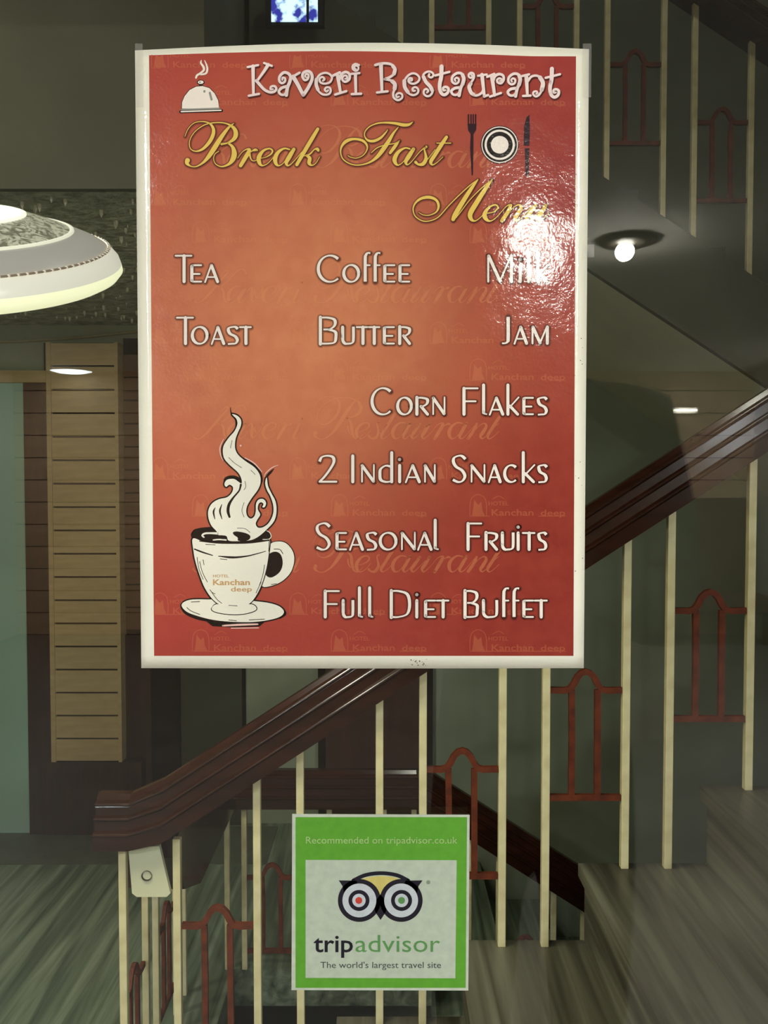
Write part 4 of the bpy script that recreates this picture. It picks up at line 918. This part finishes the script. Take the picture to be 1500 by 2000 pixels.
cloth = mat('black_jacket', rgb(30,26,26), .9, .1); trous = mat('dark_trousers', rgb(26,27,32), .9, .1); skinm = mat('brown_skin', rgb(150,105,80), .55, .3); hair = mat('black_hair', rgb(14,12,12), .5, .3); shoe = mat('black_shoe', rgb(18,16,15), .4, .4)
B = [((0,0,1.02),(.165,.115)),((0,0,1.22),(.155,.11)),((0,.0,1.42),(.17,.12)),((0,.0,1.58),(.15,.11)),((0,.01,1.68),(.062,.062)),((0,.03,1.76),(.055,.055)),
     ((.168,0,1.595),.105),((.205,.01,1.45),.078),((.218,.03,1.27),.064),((.02,.115,1.40),.042),((-.165,.155,1.455),.030),
     ((-.145,0,1.60),.085),((-.185,.01,1.45),.066),((-.20,.03,1.27),.055),((-.27,.115,1.38),.042),((-.325,.155,1.455),.030),
     ((.095,0,.92),.098),((.10,0,.55),.066),((.105,-.02,.30),.055),((.11,-.02,.10),.040),
     ((-.095,0,.92),.098),((-.10,0,.55),.066),((-.105,-.02,.30),.055),((-.11,-.02,.10),.040)]
E = [(0,1),(1,2),(2,3),(3,4),(4,5),(3,6),(6,7),(7,8),(8,9),(9,10),(3,11),(11,12),(12,13),(13,14),(14,15),(0,16),(16,17),(17,18),(18,19),(0,20),(20,21),(21,22),(22,23)]
skin('body', B, E, cloth, per, pc)
# head with features
hb = MB(); bmesh.ops.create_uvsphere(hb.bm, u_segments=32, v_segments=24, radius=1)
for v in hb.bm.verts:
    x, y, z = v.co
    wdt = .074*(1-.22*max(0,-z)**1.5); v.co = Vector((x*wdt, y*.095+ (.012*max(0,-z) if y > 0 else 0), z*.118))
    if y > .75 and abs(x) < .22 and -.35 < z < .15: v.co.y += .020*(1-abs(x)/.22)*(1-abs(z+.12)/.3)      # nose
    if y > .6 and .12 < abs(x) < .55 and .02 < z < .25: v.co.y -= .008                                   # eye sockets
hc = Vector((.225, -.755, 1.87))
head = hb.build('head', skinm, per, hc, smooth=True)
for sx in (-1,1):
    q = MB(); bmesh.ops.create_uvsphere(q.bm, u_segments=12, v_segments=8, radius=.011); q.build('eye', M['white'], head, hc+Vector((sx*.030,.076,.012)), smooth=True)
    q = MB(); bmesh.ops.create_uvsphere(q.bm, u_segments=12, v_segments=8, radius=1)
    for v in q.bm.verts: v.co = Vector((v.co.x*.010, v.co.y*.018, v.co.z*.030))
    q.build('ear', skinm, head, hc+Vector((sx*.074,-.005,-.002)), smooth=True)
MB().tube([(-.024,.084,-.058),(-.01,.094,-.055),(0,.096,-.057),(.01,.094,-.055),(.024,.084,-.058)], [.002,.0055,.006,.0055,.002], 8).build('mouth', mat('lips', rgb(130,70,60), .5, .3), head, hc, smooth=True)
q = MB(); bmesh.ops.create_uvsphere(q.bm, u_segments=28, v_segments=18, radius=1)
bmesh.ops.delete(q.bm, geom=[v for v in q.bm.verts if v.co.z < -.25 or (v.co.y > .45 and v.co.z < .48)], context='VERTS')
for v in q.bm.verts: v.co = Vector((v.co.x*.082, v.co.y*.104, v.co.z*.128+.002))
q.build('hair', hair, per, hc, smooth=True)
neck = MB().tube([(.25,-.79,1.66),(.24,-.775,1.74),(.228,-.762,1.81)], [.056,.052,.050], 16); neck.build('neck', skinm, per, (0,0,0), smooth=True)
for sx in (-1,1):
    MB().prism([(-.10,0),(.16,0),(.165,.03),(.12,.055),(.03,.085),(-.06,.10),(-.10,.08)], pc.x+sx*.108-.042, pc.x+sx*.108+.042, 'x').build('shoe', shoe, per, (0,pc.y,0), bevel=.008)
# phone and two hands
ph = Vector((0,-.6145,1.485))
pho = empty('phone', ph, 'black phone held up in both hands by the person in the reflection', 'phone')
MB().box(-.036,.036,-.0045,.0045,-.073,.055).build('casing', M['black'], pho, ph, bevel=.003)
MB().box(-.033,.033,-.0006,0,-.066,.048).build('display', mat('phone_display', rgb(60,70,80), .2, .5), pho, ph+Vector((0,-.0046,0)))
MB().lathe([(.0001,-.001),(.006,-.001),(.007,.0015),(.0001,.0015)], n=20, M=Matrix.Rotation(-math.pi/2,3,'X')).build('lens', M['black'], pho, ph+Vector((-.02,.005,.040)))
for sx in (1,-1):
    wr = pc+Vector((-.165,.155,1.455)) if sx > 0 else pc+Vector((-.325,.155,1.455))
    px_ = sx*.052
    palm = Vector((px_+sx*.006, -.628, 1.452))
    V = [(tuple(wr-palm), .026), ((sx*.006,0,-.012), (.026,.016)), ((0,.002,.012),(.030,.014))]; Ed = [(0,1),(1,2)]
    for i, (fz, ln) in enumerate(((.030,.9),(.012,1.0),(-.006,.92),(-.022,.75))):
        b0 = len(V)
        V += [((-sx*.004,.012,fz),.0085), ((-sx*.010,.022,fz+.004),.0080), ((-sx*(.010+.020*ln),.026,fz+.006),.0075), ((-sx*(.010+.034*ln),.0235,fz+.006),.0065)]
        Ed += [(2,b0),(b0,b0+1),(b0+1,b0+2),(b0+2,b0+3)]
    b0 = len(V); V += [((-sx*.006,-.010,.014),.010), ((-sx*.022,-.006,.034),.0088), ((-sx*.034,.0005,.048),.0075)]; Ed += [(1,b0),(b0,b0+1),(b0+1,b0+2)]
    skin('hand', V, Ed, skinm, per, palm, root=1)
